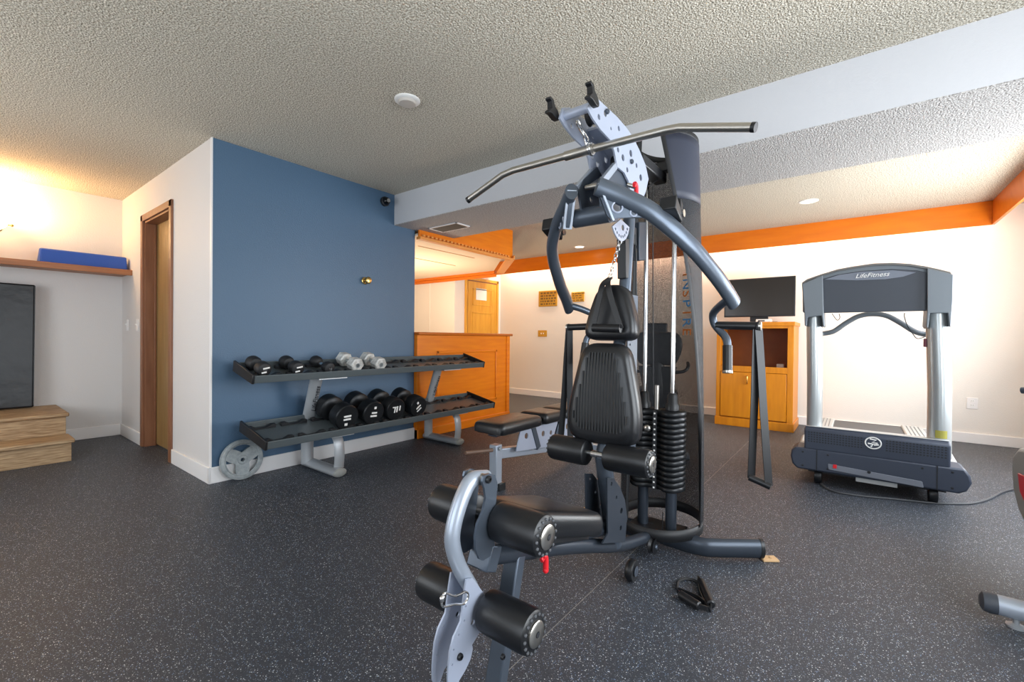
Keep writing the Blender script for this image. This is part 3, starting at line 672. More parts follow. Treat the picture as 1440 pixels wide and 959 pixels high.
plate(b, [(0, 0), (.05, 0), (.05, .62), (0, .62)], [(.025, .03+.03*i, .006) for i in range(20)], .004, frame((1.735, YC-.05, .55), (1, 0, .06), (0, 0, 1))); obj('adjustment_strip', b, 'slate', col)
# foam rollers on their axles
def roller_pair(label, c, near, far, r=.053):
    """foam rollers; near / far = (y start, y end)"""
    b = nb(); cyl(b, (c[0], near[0]+.01, c[1]), (c[0], far[1]-.01, c[1]), .013, n=16); ax = obj('roller_axle', b, 'chrome', t)
    for a, e, s in ((near[0], near[1], -1), (far[0], far[1], 1)):
        b = nb(); lathe(b, [(r*.82, a), (r*.96, a+.006), (r, a+.018), (r, e-.018), (r*.96, e-.006), (r*.82, e)], (c[0], 0, c[1]), (0, 1, 0), 36); f = obj('foam_roller', b, 'foam', t)
        y0 = a if s < 0 else e
        for q in range(16):
            pass
        b = nb()
        for q in range(16):
            an = 2*PI*q/16; ell(b, (c[0]+.043*math.cos(an), y0, c[1]+.043*math.sin(an)), (.0045, .004, .0045), 4)
        obj('pleats', b, mat('pleat_vinyl', '54565a', .4), f)
        b = nb(); lathe(b, [(.031, -.002), (.031, .005), (.027, .008), (.008, .008), (.007, .003)], (c[0], y0, c[1]), (0, s, 0), 28); cp = obj('end_cap', b, 'steel', f)
        b = nb(); lathe(b, [(.007, .003), (.007, .009), (.004, .0095)], (c[0], y0, c[1]), (0, s, 0), 6); obj('cap_bolt', b, 'ink', cp)
roller_pair('thigh', (1.605, .594), (.585, .765), (.845, 1.015))
roller_pair('knee', (.925, .562), (.600, .755), (.83, .985))
roller_pair('ankle', (.88, .343), (.600, .755), (.83, .985))
# leg developer: pivot plates, curved lever, slotted plate
pv = [(679, 669), (687, 665), (695, 668), (698, 678), (697, 697), (695, 716), (693, 731), (691, 747), (693, 758), (695, 766), (690, 780), (678, 788), (673, 786), (668, 772), (667, 756), (670, 737), (678, 719), (682, 700), (680, 686), (677, 677)]
for y in (YC-.033, YC+.033): pvp = sideplate('pivot_plate', pv, [], y, .007, 'slate', Yref=YC-.033)
bolt('pivot_bolt', at(686, 674, Y=YC-.037), .010)
b = nb(); cyl(b, at(686, 674, Y=YC-.036), at(686, 674, Y=YC-.036)+V((0, .072, 0)), .012, n=14); obj('pivot_pin', b, 'steel', t)
lv = px([(684, 671), (665, 674), (652, 694), (640, 730), (636, 762), (645, 795), (661, 824), (670, 842)], Y=YC)
b = nb(); tube(b, lv, (.02, .02), 16); lev = obj('leg_lever', b, 'silver', t)
lp = [(655, 815), (663, 812), (679, 833), (686, 846), (687, 862), (682, 876), (674, 888), (668, 898), (663, 906), (664, 912), (661, 926), (653, 943), (645, 956), (640, 972), (634, 980), (629, 972), (629, 952), (630, 937), (632, 916), (637, 896), (647, 874), (649, 859), (652, 835)]
hl = [(654, 852, .0022), (652, 872, .0022), (644, 892, .0022), (637, 913, .0022), (635, 934, .0022), (664, 875, .0075)]
for y in (YC-.024, YC+.030): sideplate('lever_plate', lp, hl, y, .005, 'plate', lev, Yref=YC-.024)
bolt('lever_bolt', at(646, 923, Y=YC-.027), .0085, parent=lev)
cc = px([(622, 842), (626, 834), (640, 838), (655, 832), (658, 840), (652, 849), (638, 850), (624, 853), (621, 848)], Y=YC-.035)
b = nb(); tube(b, cc+[cc[0]], (.0032, .0032), 8); ell(b, cc[0], (.008, .006, .009), 8); obj('carabiner', b, 'chrome', t)
# red pull pins
def pin(px_, py_, Y):
    c = at(px_, py_, Y=Y)
    b = nb(); cyl(b, c+V((-.01, .03, .012)), c, .009, n=12); p = obj('pull_pin', b, 'steel', t)
    b = nb(); tube(b, [c+V((-.012, 0, .012)), c+V((.004, 0, .004)), c+V((.006, 0, -.034))], (.009, .008), 12); ell(b, c+V((.006, 0, -.036)), (.010, .009, .010), 8); tube(b, [c+V((.0, 0, .008)), c+V((-.018, 0, .002))], (.006, .008), 10, smooth=False); obj('red_grip', b, 'red', p)
pin(766, 786, YC-.06); pin(894, 263, YC-.10)
# head of the machine
hd = [(829, 138), (838, 138), (853, 152), (867, 165), (880, 180), (889, 193), (898, 211), (907, 233), (911, 252), (907, 270), (902, 282), (894, 285), (885, 269), (883, 255), (877, 243), (867, 235), (863, 213), (857, 197), (843, 182), (832, 166), (825, 153)]
hh = [(841, 165, .010), (850, 160, .012), (869, 181, .010), (886, 216, .014), (875, 222, .013), (894, 233, .010), (881, 239, .010), (900, 250, .014), (868, 211, .010), (858, 181, .006)]
for y in (YC-.055, YC+.055): hp = sideplate('head_plate', hd, hh, y, .007, 'plate', Yref=YC-.055)
for (qx, qy, r_) in ((836, 147, .028), (872, 218, .033)):
    c = at(qx, qy, Y=YC-.02)
    b = nb(); lathe(b, [(.012, -.014), (r_+.006, -.014), (r_, -.004), (r_, .004), (r_+.006, .014), (.012, .014)], (c.x+.02, YC, c.z-.03), (0, 1, 0), 28); pl = obj('pulley', b, 'black', t)
    bolt('pulley_bolt', V((c.x+.02, YC-.06, c.z-.03)), .010, parent=pl, m='slate')
pz = [(815, 150), (845, 190), (870, 232)]
for i, (qx, qy) in enumerate(((832, 150), (890, 250))):
    c = at(qx, qy, Y=YC-.055); b = nb(); cyl(b, (c.x, YC-.058, c.z), (c.x, YC+.058, c.z), .016, n=16); obj('head_spacer', b, 'plate', t)
b = nb(); P = px([(843, 178), (864, 205), (880, 230), (893, 262)], Y=YC); tube(b, P, (.05, .005), smooth=False, square=True); obj('head_web', b, 'plate', t)
for s in (-1, 1):      # hooks that park the pulldown bar
    o = at(828, 148, Y=YC-.055); Y0 = YC+s*.068
    def hp_(u, v): return V((o.x+u*.8-.012, Y0, o.z+v*.8))
    b = nb(); prism(b, [hp_(.03, .0), (hp_(.012, .024)), hp_(-.01, .034), hp_(-.022, .058), hp_(-.05, .062), hp_(-.052, .052), hp_(-.036, .046), hp_(-.034, .018), hp_(-.055, .0), hp_(-.055, -.010), hp_(-.03, -.008), hp_(.0, -.018), hp_(.026, -.016)], (0, .022*s, 0)); obj('bar_hook', b, 'black', t, bev=.002)
ab = [(841, 262), (848, 246), (866, 228), (872, 240), (884, 264), (886, 300), (872, 308), (848, 308)]
for y in (YC-.042, YC+.042): sideplate('arm_bracket', ab, [(858, 275, .012)], y, .008, 'slate', Yref=YC-.042)
for y in (YC-.05, YC+.05):
    P = [at(865, 233, Y=YC-.05), at(845, 258, Y=YC-.05)]; b = nb(); tube(b, [(p.x, y, p.z) for p in P], (.008, .013), smooth=False, square=True); obj('arm_brace', b, 'silver', t, bev=.002)
b = nb(); P = px([(834, 262), (846, 254)], Y=YC); tube(b, [P[0]+V((0, -.03, 0)), P[0]+V((0, .03, 0))], .010, smooth=False); tube(b, [P[0], P[1]], (.014, .010), smooth=False, square=True); obj('stop_bolt', b, 'steel', t)
# press arms: hub tube, perforated hub plates, swept arms and grips
hubc = at(836, 303, Y=YC)
b = nb(); cyl(b, (hubc.x, YC-.085, hubc.z), (hubc.x, YC+.085, hubc.z), .036, n=28); obj('arm_hub', b, 'slate', t)
b = nb(); c = at(874, 308, Y=YC-.06)
sec = [(0, 0)]+[(.085*math.cos(a), .085*math.sin(a)) for a in [math.radians(d) for d in range(-150, -9, 10)]]
plate(b, sec, [(.068*math.cos(math.radians(d)), .068*math.sin(math.radians(d)), .006) for d in range(-135, -20, 16)]+[(.02, -.03, .012)], .005, frame((c.x, YC-.055, c.z), (1, 0, 0), (0, 0, 1))); obj('range_plate', b, 'plate', t)
hubp = [(841, 257), (850, 258), (880, 271), (905, 283), (920, 293), (916, 307), (890, 306), (867, 307), (859, 311), (853, 303), (845, 281), (838, 266)]
armp = [V(p) for p in ((1.445, .738, 1.603), (1.504, .676, 1.572), (1.564, .603, 1.528), (1.60, .566, 1.496), (1.64, .53, 1.458), (1.69, .502, 1.422), (1.753, .475, 1.384), (1.87, .436, 1.309), (1.955, .415, 1.257), (2.02, .398, 1.208))]
hn_ = V((.734, .68, 0)).normalized(); hk = hn_.dot(V((1.453, .732, 0)))
def on_hub(px_, py_):
    d = at(px_, py_, Y=1)-CAM; return CAM+d*((hk-hn_.dot(CAM))/hn_.dot(d))
neck = [at(1027, 420, X=2.0), at(1014, 429, X=2.06), at(1003, 441, X=2.12), at(1004, 454, X=2.14), at(1011, 464, X=2.14), at(1020, 474, X=2.13), at(1023, 486, X=2.12), at(1023, 522, X=2.10)]
hg = [at(1007, 457.5, X=2.14), at(1067, 458.5, X=2.14)]
for s in (0, 1):
    f = mir if s else (lambda p: V(p))
    o_ = V((1.453, .732, 0)); ud = V((.68, -.734, 0)).normalized()
    pp = [on_hub(*p) for p in hubp]; h2 = [(on_hub(867, 292), .017), (on_hub(890, 300), .011)]
    fr = frame(f(o_), V((ud.x, -ud.y if s else ud.y, 0)), (0, 0, 1))
    b = nb(); plate(b, [((p-o_).dot(ud), p.z) for p in pp], [((p-o_).dot(ud), p.z, r) for p, r in h2], .014, fr); g = obj('arm_plate', b, 'slate', t, bev=.0012, seg=1)
    fa, fb = on_hub(840.5, 259), on_hub(861, 312); b = nb()
    tube(b, [f(fa), f(fb)], (.004, .018), smooth=False, square=True, up=(hn_.x, -hn_.y if s else hn_.y, 0)); obj('arm_flange', b, 'silver', g, bev=.001)
    for p, r in h2:
        q_ = f(p); nn = V((hn_.x, -hn_.y if s else hn_.y, 0)); b = nb()
        rg = [q_+V((ud.x, -ud.y if s else ud.y, 0))*(r*1.12*math.cos(2*PI*j/20))+V((0, 0, r*1.12*math.sin(2*PI*j/20)))-nn*.007 for j in range(21)]
        tube(b, rg, .0035, 6, smooth=False); obj('hole_rim', b, 'plate', g)
    b = nb(); tube(b, [f(p) for p in armp], (.025, .036), 18, up=(.25, 0, 1)); arm = obj('press_arm', b, 'slate', t)
    b = nb(); tube(b, [f(p) for p in neck], .0165, 14); obj('arm_neck', b, 'slate', arm)
    b = nb(); cyl(b, f(neck[-2]), f(neck[-1]), .020, n=18); gr = obj('upright_grip', b, 'foam', arm)
    b = nb(); e = f(neck[-1]); dd = (f(neck[-1])-f(neck[-2])).normalized(); cyl(b, e-dd*.002, e+dd*.008, .021, n=18); obj('grip_cap', b, 'steel', gr)
    b = nb(); cyl(b, f(hg[0]), f(hg[1]), .018, n=18); gr = obj('side_grip', b, 'foam', arm)
    b = nb(); dd = (f(hg[1])-f(hg[0])).normalized(); cyl(b, f(hg[1])-dd*.002, f(hg[1])+dd*.010, .019, n=18); obj('grip_cap', b, 'steel', gr)
    c = f(at(942, 297, Y=.535)); b = nb()
    prism(b, [c+V((-.03, -.03, .0)), c+V((.05, -.03, -.035)), c+V((.055, -.03, .03)), c+V((.03, -.03, .052)), c+V((.035, -.03, .01)), c+V((-.02, -.03, .05))], (0, .06, 0)); obj('arm_hook', b, 'black', arm, bev=.004)
    c2 = c+V((.055, 0, -.0)); b = nb(); cyl(b, c2+V((0, -.035, 0)), c2+V((0, .035, 0)), .014, n=12); obj('hook_pin', b, 'chrome', arm)
# pulley housing behind the column and the cables
b = nb(); P = px([(899, 312), (909, 312), (909, 366), (899, 366)], Y=YC-.02); prism(b, P, (0, .05, 0)); hs = obj('pulley_housing', b, 'slate_dark', t, bev=.003)
b = nb(); c = at(891, 333, Y=YC); lathe(b, [(.01, -.01), (.04, -.01), (.034, 0), (.04, .01), (.01, .01)], c, (0, 1, 0), 20); obj('pulley', b, 'black', t)
for (l, r_) in (([(918, 262), (918.5, 555)], .0028), ([(895, 350), (893, 560)], .0028), ([(893, 330), (897, 470)], .0028), ([(911, 262), (930, 250)], .003), ([(866, 328), (879, 345)], .003)):
    b = nb(); tube(b, px(l, Y=YC-.01), r_, 8, smooth=False); obj('cable', b, 'black', t)
b = nb(); tube(b, px([(932, 720), (931, 765)], Y=YC-.06), .0025, 8, smooth=False); obj('cable', b, 'black', t)
b = nb(); tube(b, px([(876, 336), (877, 392)], Y=YC-.0), (.02, .02), smooth=False, square=True); obj('cable_guard', b, 'black', t, bev=.003)
# weight stack on two guide rods
YA, YB2, XS = .862, .718, 2.25
for y in (YA, YB2):
    b = nb(); cyl(b, (XS, y, .09), (XS, y, 1.93), .0115, n=16); obj('guide_rod', b, 'chrome', t)
    b = nb(); cyl(b, (XS, y, .10), (XS, y, .305), .027, n=20); obj('rod_spacer', b, 'slate_dark', t)
    b = nb(); lathe(b, [(.034, .70), (.034, .725), (.026, .735), (.024, .775), (.016, .785)], (XS, y, 0), (0, 0, 1), 20); obj('rod_collar', b, 'black', t)
NP = 15
def lobes(s=1.0):
    P = []
    r = .062*s; 
    for i in range(13): a = -PI*.78+PI*1.56*i/12; P.append((XS+r*1.35*math.sin(a+PI/2) if 0 else XS-r*1.45*math.cos(a+PI/2)*0+0, 0))
    P = []
    for i in range(15):
        a = math.radians(-138+276*i/14); P.append((XS+r*1.35*math.sin(a), YB2-.004-r*math.cos(a)))
    for i in range(15):
        a = math.radians(-138+276*i/14); P.append((XS-r*1.35*math.sin(a), YA+.004+r*math.cos(a)))
    return P
for i in range(NP):
    z = .305+i*.0263; b = nb(); n = None
    lay = [(.93, 0), (1, .006), (1, .018), (.93, .024)]; rings = []
    for s, h in lay: rings.append([b.verts.new((x, y, z+h)) for x, y in lobes(s)])
    n = len(rings[0])
    for a, c in zip(rings, rings[1:]):
        for j in range(n): b.faces.new((a[j], a[(j+1) % n], c[(j+1) % n], c[j]))
    b.faces.new(rings[0][::-1]); b.faces.new(rings[-1])
    obj('stack_plate', b, 'iron', t, smooth=50)
b = nb(); bx(b, (XS-.075, YC-.02, .31), (XS-.071, YC-.001, .70)); st = obj('number_strip', b, 'ink', t)
b = nb()
for i in range(NP): bx(b, (XS-.0765, YC-.014, .314+i*.0263), (XS-.075, YC-.006, .322+i*.0263))
obj('plate_numbers', b, 'white', st)
sp = at(910, 602, X=XS-.115); b = nb(); tube(b, [(XS-.04, sp.y, sp.z), sp], .006, smooth=False); ell(b, sp, (.012, .018, .018), 10); obj('selector_pin', b, 'steel', t)
b = nb(); cyl(b, (XS-.02, YC, .70), (XS-.02, YC, .82), .012, n=14); obj('selector_stem', b, 'steel', t)
b = nb(); bx(b, (XS-.02, YC-.10, 1.90), (XS+.03, YC+.10, 1.95)); bx(b, (1.93, YC-.03, 1.84), (XS, YC+.03, 1.89)); obj('top_crosspiece', b, 'black', t, bev=.006)
b = nb(); bx(b, (XS-.09, YC-.13, .085), (XS+.09, YC+.13, .10)); obj('stack_base', b, 'black', t, bev=.004)
# mesh shroud wrapped around the back of the stack
def shp(a, z):
    """a = 0 faces the front (-X), PI the back"""
    k = (z-.08)/2.0; ry = .205-.055*k**1.6; rx = .235-.03*k
    return V((2.33-rx*math.cos(a)+(.02*k), YC+.005-ry*math.sin(a), z))
def EDGE(k): return 82-66*max(0, (k-.25)/.75)**1.6
b = nb(); NZ, NA = 30, 40; g = []
for i in range(NZ+1):
    z = .13+1.93*i/NZ; k = i/NZ
    a0 = math.radians(EDGE(k)); a1 = 2*PI-math.radians(30)
    g.append([b.verts.new(shp(a0+(a1-a0)*j/NA, z)) for j in range(NA+1)])
for u, v in zip(g, g[1:]):
    for j in range(NA): b.faces.new((u[j], u[j+1], v[j+1], v[j]))
shr = obj('mesh_shroud', b, 'mesh', t)
mo = shr.modifiers.new('sol', 'SOLIDIFY'); mo.thickness = .0012
for z, h in ((.085, .055), (2.055, .03)):
    b = nb(); lo = [b.verts.new(shp(2*PI*j/48, z)) for j in range(48)]; hi = [b.verts.new(shp(2*PI*j/48, z+h)) for j in range(48)]
    for j in range(48): b.faces.new((lo[j], lo[(j+1) % 48], hi[(j+1) % 48], hi[j]))
    o = obj('shroud_band', b, 'blackrub', shr); mo = o.modifiers.new('sol', 'SOLIDIFY'); mo.thickness = .006
b = nb(); g = []
for i in range(9):
    z = 1.74+.32*i/8; k = (z-.13)/1.93; a0 = math.radians(EDGE(k)-2)
    g.append([b.verts.new(shp(a0+(math.radians(172)-a0)*j/20, z)+V((0, -.0015, 0))) for j in range(21)])
for u, v in zip(g, g[1:]):
    for j in range(20): b.faces.new((u[j], u[j+1], v[j+1], v[j]))
o = obj('shroud_header', b, mat('header_cloth', '2b3040', .5), shr); mo = o.modifiers.new('sol', 'SOLIDIFY'); mo.thickness = .002
b = nb(); e = []
for i in range(NZ+1):
    k = i/NZ; e.append(shp(math.radians(EDGE(k)), .13+1.93*k))
tube(b, e, (.002, .010), 8, smooth=False, up=(0, 0, 1)); tube(b, [shp(-math.radians(30), .13+1.93*i/10) for i in range(11)], (.002, .010), 8, smooth=False, up=(0, 0, 1)); obj('shroud_hem', b, 'blackrub', shr)
for cname, cm, idx in (('orange_lettering', 'letter_o', (0, 2, 4, 6)), ('blue_lettering', 'letter_b', (1, 3, 5))):
    b = nb()
    for i in idx:
        z = 1.415-i*.053; a = PI-.30; p = shp(a, z); nrm = (shp(PI-.45, z)-shp(PI-.39, z)).normalized()
        text(b, 'INSPIRE'[i], .085, frame(p+V((-.008, 0, 0)), V((0, 0, -1)), nrm), .0008)
    obj(cname, b, cm, shr)
# ---- things hanging on the machine
pb0 = at(825, 211.5, Y=YC)
zc, xc_ = pb0.z, pb0.x
pts = [at(659.5, 280.5, Z=1.665), at(707, 246, Z=zc-.01), at(722, 239.5, Z=zc), V((xc_, YC, zc)), at(935, 183.5, Z=zc), at(955, 179.5, Z=zc-.005), at(1059, 179, Z=1.672)]
t2 = thing('pulldown_bar', 'long bent chrome pulldown bar hanging under the head of the gym machine', 'bar', V((xc_, YC, zc)))
b = nb(); tube(b, pts, .0135, 16, smooth=False); obj('bar', b, 'steel', t2)
b = nb(); tube(b, [V((xc_, YC-.03, zc)), V((xc_, YC+.09, zc))], .0175, 18, smooth=False); obj('collar', b, 'steel', t2)
b = nb(); lathe(b, [(.0225, -.006), (.024, 0), (.0225, .006)], (xc_, YC-.018, zc), (0, 1, 0), 20); obj('swivel_ring', b, 'chrome', t2)
for p, q in ((pts[0], pts[1]), (pts[-1], pts[-2])):
    b = nb(); d = (p-q).normalized(); cyl(b, p-d*.004, p+d*.008, .0145, n=16); obj('end_cap', b, 'black', t2)
b = nb(); top = at(814, 172, Y=YC)
P = [V((xc_-.004, YC, zc+.018)), V((xc_-.018, YC+.004, zc+.05)), top+V((-.014, 0, -.01)), top+V((0, 0, .012)), top+V((.012, 0, -.008)), V((xc_+.012, YC, zc+.045)), V((xc_-.004, YC, zc+.018))]
tube(b, P, .0038, 8); obj('carabiner', b, 'chrome', t2)
def strap_handle(lab, top, f):
    t3 = thing('strap_handle', lab, 'handle', top, 'strap handles on the press arms')
    A = f(at(1056.5, 672, X=2.14)); B = f(at(1081, 683, X=2.14)); T = V(top)
    dy = (B-A).normalized()
    for p, o in ((A, -.004), (B, .004)):
        m_ = T*.5+p*.5; b = nb()
        tube(b, [T+V((0, 0, -.01))+dy*o, T*.72+p*.28+dy*o*.6, m_, p], (.0165, .0018), 8, up=(-.75, -.66, 0), square=True); obj('strap', b, 'black', t3)
    b = nb(); cyl(b, A-dy*.008, B+dy*.008, .015, n=16); obj('grip', b, 'foam', t3)
    b = nb(); lathe(b, [(.018, -.007), (.021, 0), (.018, .007)], T+V((0, 0, .0)), dy, 18); obj('loop', b, 'blackrub', t3)
strap_handle('black strap handle hanging from the right press arm, before the wooden cabinet', hg[1]+(hg[0]-hg[1]).normalized()*.004, lambda p: V(p))
strap_handle('black strap handle hanging from the left press arm, behind the backrest', mir(hg[1]+(hg[0]-hg[1]).normalized()*.004), mir)
c0 = at(869, 395, Y=YC+.012); gl, gr_ = at(834, 461, X=1.63), at(873, 462, X=1.63)
t3 = thing('cable_grip', 'black nylon handle hanging on a chain in front of the headrest', 'handle', c0)
for p in (gl, gr_):
    b = nb(); tube(b, [V((1.70, c0.y, c0.z+.005)), V((1.645, c0.y*.8+p.y*.2, c0.z-.03)), V((1.635, (c0.y+p.y)/2, (c0.z+p.z)/2)), p], (.011, .0016), 8, up=(1, 0, 0), square=True); obj('strap', b, 'black', t3)
b = nb(); cyl(b, gl, gr_, .0165, n=18); obj('grip', b, 'foam', t3)
b = nb(); top = at(872, 338, Y=YC-.03); n = 11
for i in range(n):
    p = V((1.695, c0.y, c0.z+.006)).lerp(top, (i+.5)/n); r = .011
    ang_ = i % 2
    ring = [p+V((.0, 0, 0))+(V((1, 0, 0)) if ang_ else V((0, 1, 0)))*(.007*math.cos(2*PI*j/10))+V((0, 0, 1))*(r*math.sin(2*PI*j/10)) for j in range(11)]
    tube(b, ring, .0022, 6, smooth=False)
obj('chain', b, 'chrome', t3)['kind'] = 'stuff'
# resistance band left on the floor
t3 = thing('resistance_band', 'black resistance band with two foam grips lying on the floor by the gym machine', 'resistance band', (1.84, .50, 0))
for (A, B) in (((986, 818), (1000, 850)), ((957, 836), (983, 852))):
    p, q = at(*A, Z=.019), at(*B, Z=.019)
    b = nb(); d = (q-p).normalized(); lathe(b, [(.012, -.004), (.0165, 0), (.0165, (q-p).length), (.012, (q-p).length+.004)], p, d, 18); obj('grip', b, 'foam', t3)
    b = nb(); n_ = V((-d.y, d.x, 0))*(1 if A[0] < 970 else -.4)
    tube(b, [p-d*.003, p-d*.03+n_*.02, (p+q)/2+n_*.055+V((0, 0, -.008)), q+d*.025+n_*.03+V((0, 0, -.006)), q+d*.003], (.002, .009), 6, up=(0, 0, 1), square=True); obj('strap', b, 'black', t3)
b = nb(); tube(b, px([(952, 828), (954, 818), (964, 814), (976, 816), (985, 822)], Z=.007), .006, 8); obj('tubing', b, 'blackrub', t3)

# ------------------------------------------------------------------ treadmill
t = thing('treadmill', 'large grey treadmill facing the room, before the white far wall', 'treadmill', (4.6, -.11, 0))
TX = 3.9; YM = -.11
def yz(l, X=TX): return [(q.y, q.z) for q in px(l, X=X)]
def frontprism(b, pts2, x0, x1): prism(b, [(x0, y, z) for y, z in pts2], (x1-x0, 0, 0))
b = nb(); lowp = [(.335, .265), (.362, .235), (.368, .19), (.355, .135), (.325, .105), (-.53, .105), (-.565, .125), (-.588, .18), (-.58, .225), (-.555, .265)]
frontprism(b, lowp, TX, TX+.20); base_ = obj('front_cover', b, 'tbase', t, bev=.012)
b = nb()
for y in (.205, -.43): bx(b, (TX-.0015, y-.003, .108), (TX+.01, y+.003, .262))
obj('cover_seams', b, 'ink', base_)
b = nb()
for y in (.29, .14, -.36, -.50):
    for z in (.235, .135): lathe(b, [(.007, 0), (.007, .002), (.004, .003)], (TX, y, z), (-1, 0, 0), 10)
obj('cover_screws', b, 'ink', base_)
b = nb(); P = rounded(yz([(1164, 652), (1297, 677), (1299, 686), (1165, 660)]), .008); frontprism(b, P, TX-.004, TX+.01); sl = obj('socket_panel', b, mat('socket_panel_grey', '7b808b', .5), base_, bev=.002)
c = at(1174, 656, X=TX-.005); b = nb(); box(b, c, (.008, .022, .026)); obj('power_switch', b, 'red', sl, bev=.002)
c = at(1222, 664, X=TX-.005); b = nb(); lathe(b, [(.010, -.003), (.010, .003), (.005, .004)], c, (-1, 0, 0), 14); obj('power_inlet', b, 'ink', sl)
b = nb(); bx(b, (TX+.02, -.24, .075), (TX+.05, -.02, .105)); obj('cross_bar', b, 'tlight', t)
b = nb(); hoodp = [(TX+.004, .255), (TX-.004, .40), (TX+.02, .425), (TX+.24, .40), (TX+.26, .25)]
prism(b, [(x, .283, z) for x, z in hoodp], (0, -.775, 0)); hood = obj('motor_hood', b, 'tbase', t, bev=.012, seg=3)
b = nb(); prism(b, [(TX+.015, .275, .4235), (TX+.235, .275, .4015), (TX+.235, .275, .405), (TX+.015, .275, .428)], (0, -.76, 0)); obj('hood_top', b, 'tlight', hood, bev=.003)
b = nb()
for i in range(44):
    y = .255-i*.0168
    if abs(y-YM) < .062: continue
    for k in range(5):
        z = .315+k*.0165; bx(b, (TX-.0045+(.40-z)*.055, y-.005, z), (TX+.004, y+.005, z+.0085))
obj('vent_grille', b, 'ink', hood)['kind'] = 'stuff'
ec = V((TX-.005, YM, .36)); b = nb()
ring = [ec+V((0, .042*math.cos(2*PI*i/32), .038*math.sin(2*PI*i/32))) for i in range(33)]
tube(b, ring, (.004, .002), 8, smooth=False, up=(1, 0, 0))
for Pq in ([(-.018, .026), (.016, .022), (-.006, .004), (.024, .0)], [(-.028, -.006), (.0, -.008), (-.012, -.026)], [(.004, -.012), (.03, -.008)]):
    tube(b, [ec+V((0, -u, v)) for u, v in Pq], (.0055, .002), 8, smooth=False, up=(1, 0, 0))
obj('round_emblem', b, 'white', hood)
b = nb(); lathe(b, [(.04, -.001), (.04, .0005), (.0, .0006)], ec+V((.0005, 0, 0)), (-1, 0, 0), 30); obj('emblem_ground', b, 'tbase', hood)
for y in (.20, -.42):
    b = nb(); lathe(b, [(.015, -.022), (.052, -.022), (.055, -.015), (.055, .015), (.052, .022), (.015, .022)], (TX+.09, y, .055), (0, 1, 0), 24); obj('wheel', b, 'black', t)
b = nb(); bx(b, (TX+.06, -.48, .085), (TX+.30, .26, .12)); obj('under_frame', b, 'black', t)
# deck and belt
b = nb(); bx(b, (TX+.2, -.375, .15), (5.85, .155, .205)); dk = obj('deck', b, 'black', t)
b = nb(); bx(b, (TX+.2, -.37, .205), (5.83, .15, .212)); cyl(b, (5.83, -.37, .175), (5.83, .15, .175), .037, n=20); obj('running_belt', b, 'belt', t)
for s in (1, -1):
    y0, y1 = (.155, .30) if s > 0 else (-.53, -.375)
    b = nb(); prism(b, [(TX+.19, min(y0, y1), .10), (TX+.19, min(y0, y1), .265), (TX+.5, min(y0, y1), .225), (5.86, min(y0, y1), .225), (5.90, min(y0, y1), .18), (5.90, min(y0, y1), .10)], (0, abs(y1-y0), 0)); sr = obj('side_rail', b, 'tlight', t, bev=.012)
    b = nb()
    for k in range(4): bx(b, (TX+.6, min(y0, y1)+.03+k*.028, .225), (5.80, min(y0, y1)+.037+k*.028, .2275))
    obj('grip_ridges', b, 'tgrey', sr)
    b = nb(); bx(b, (5.78, min(y0, y1)+.03, 0), (5.84, max(y0, y1)-.03, .11)); obj('rear_foot', b, 'black', t, bev=.004)
    b = nb(); yo = (.33, .20) if s > 0 else (-.55, -.42)
    prism(b, [(TX+.18, min(yo), .10), (TX+.18, min(yo), .262), (TX+.42, min(yo), .285), (TX+.55, min(yo), .20), (TX+.55, min(yo), .10)], (0, .13, 0)); obj('wing', b, 'tlight', t, bev=.014)
# columns and console
for s, pl_ in ((1, [(.228, .30, .048), (.230, .75, .050), (.236, 1.05, .050), (.240, 1.30, .050)]), (-1, [(-.448, .30, .060), (-.445, .75, .059), (-.434, 1.05, .058), (-.425, 1.30, .056)])):
    b = nb(); rings = []
    for y, z, r in pl_:
        xx = TX+.11
        rings.append([b.verts.new((xx+r*1.35*math.cos(2*PI*j/32), y+r*math.sin(2*PI*j/32), z)) for j in range(32)])
    for u, v in zip(rings, rings[1:]):
        for j in range(32): b.faces.new((u[j], u[(j+1) % 32], v[(j+1) % 32], v[j]))
    b.faces.new(rings[0][::-1]); b.faces.new(rings[-1]); cl = obj('column', b, 'tcol', t)
    if s < 0:
        b = nb(); R = Matrix.Rotation(0, 3, 'Z'); 
        for j in range(-3, 4):
            a = PI+j*.13; box(b, (TX+.11+.0605*1.35*math.cos(a), -.4485+.0605*math.sin(a), .46), (.002, .011, .05), Matrix.Rotation(math.atan2(math.sin(a), math.cos(a)/1.35), 3, 'Z'))
        obj('warning_label', b, mat('yellow_label', 'a9a24a', .6), cl)
CX = TX+.02
top = yz([(1128, 398), (1135, 393), (1155, 386), (1178, 379), (1200, 375), (1228, 371), (1254, 370), (1280, 371.5), (1301, 375), (1320, 379), (1336, 383), (1340, 389)], CX)
bot = yz([(1303, 437), (1230, 440), (1157, 440)], CX)
b = nb(); frontprism(b, top+[(top[-1][0]+.005, 1.275)]+[(top[0][0]-.005, 1.26)], CX+.012, CX+.17); con = obj('console', b, 'tgrey', t, bev=.012)
b = nb()
for p, q in zip(top, top[1:]): bx(b, (0, 0, 0), (.001, .001, .001)) if 0 else prism(b, [(CX-.005, p[0], p[1]+.002), (CX-.005, q[0], q[1]+.002), (CX-.005, q[0], q[1]-.012), (CX-.005, p[0], p[1]-.012)], (.19, 0, 0))
obj('top_trim', b, mat('console_trim', '6c6a66', .5), con)
b = nb(); P = yz([(1157, 392), (1178, 386), (1210, 381), (1254, 378), (1290, 380), (1304, 383), (1303, 437), (1157, 440)], CX); frontprism(b, P, CX+.004, CX+.03); pn = obj('console_back', b, 'tdark', con, bev=.004)
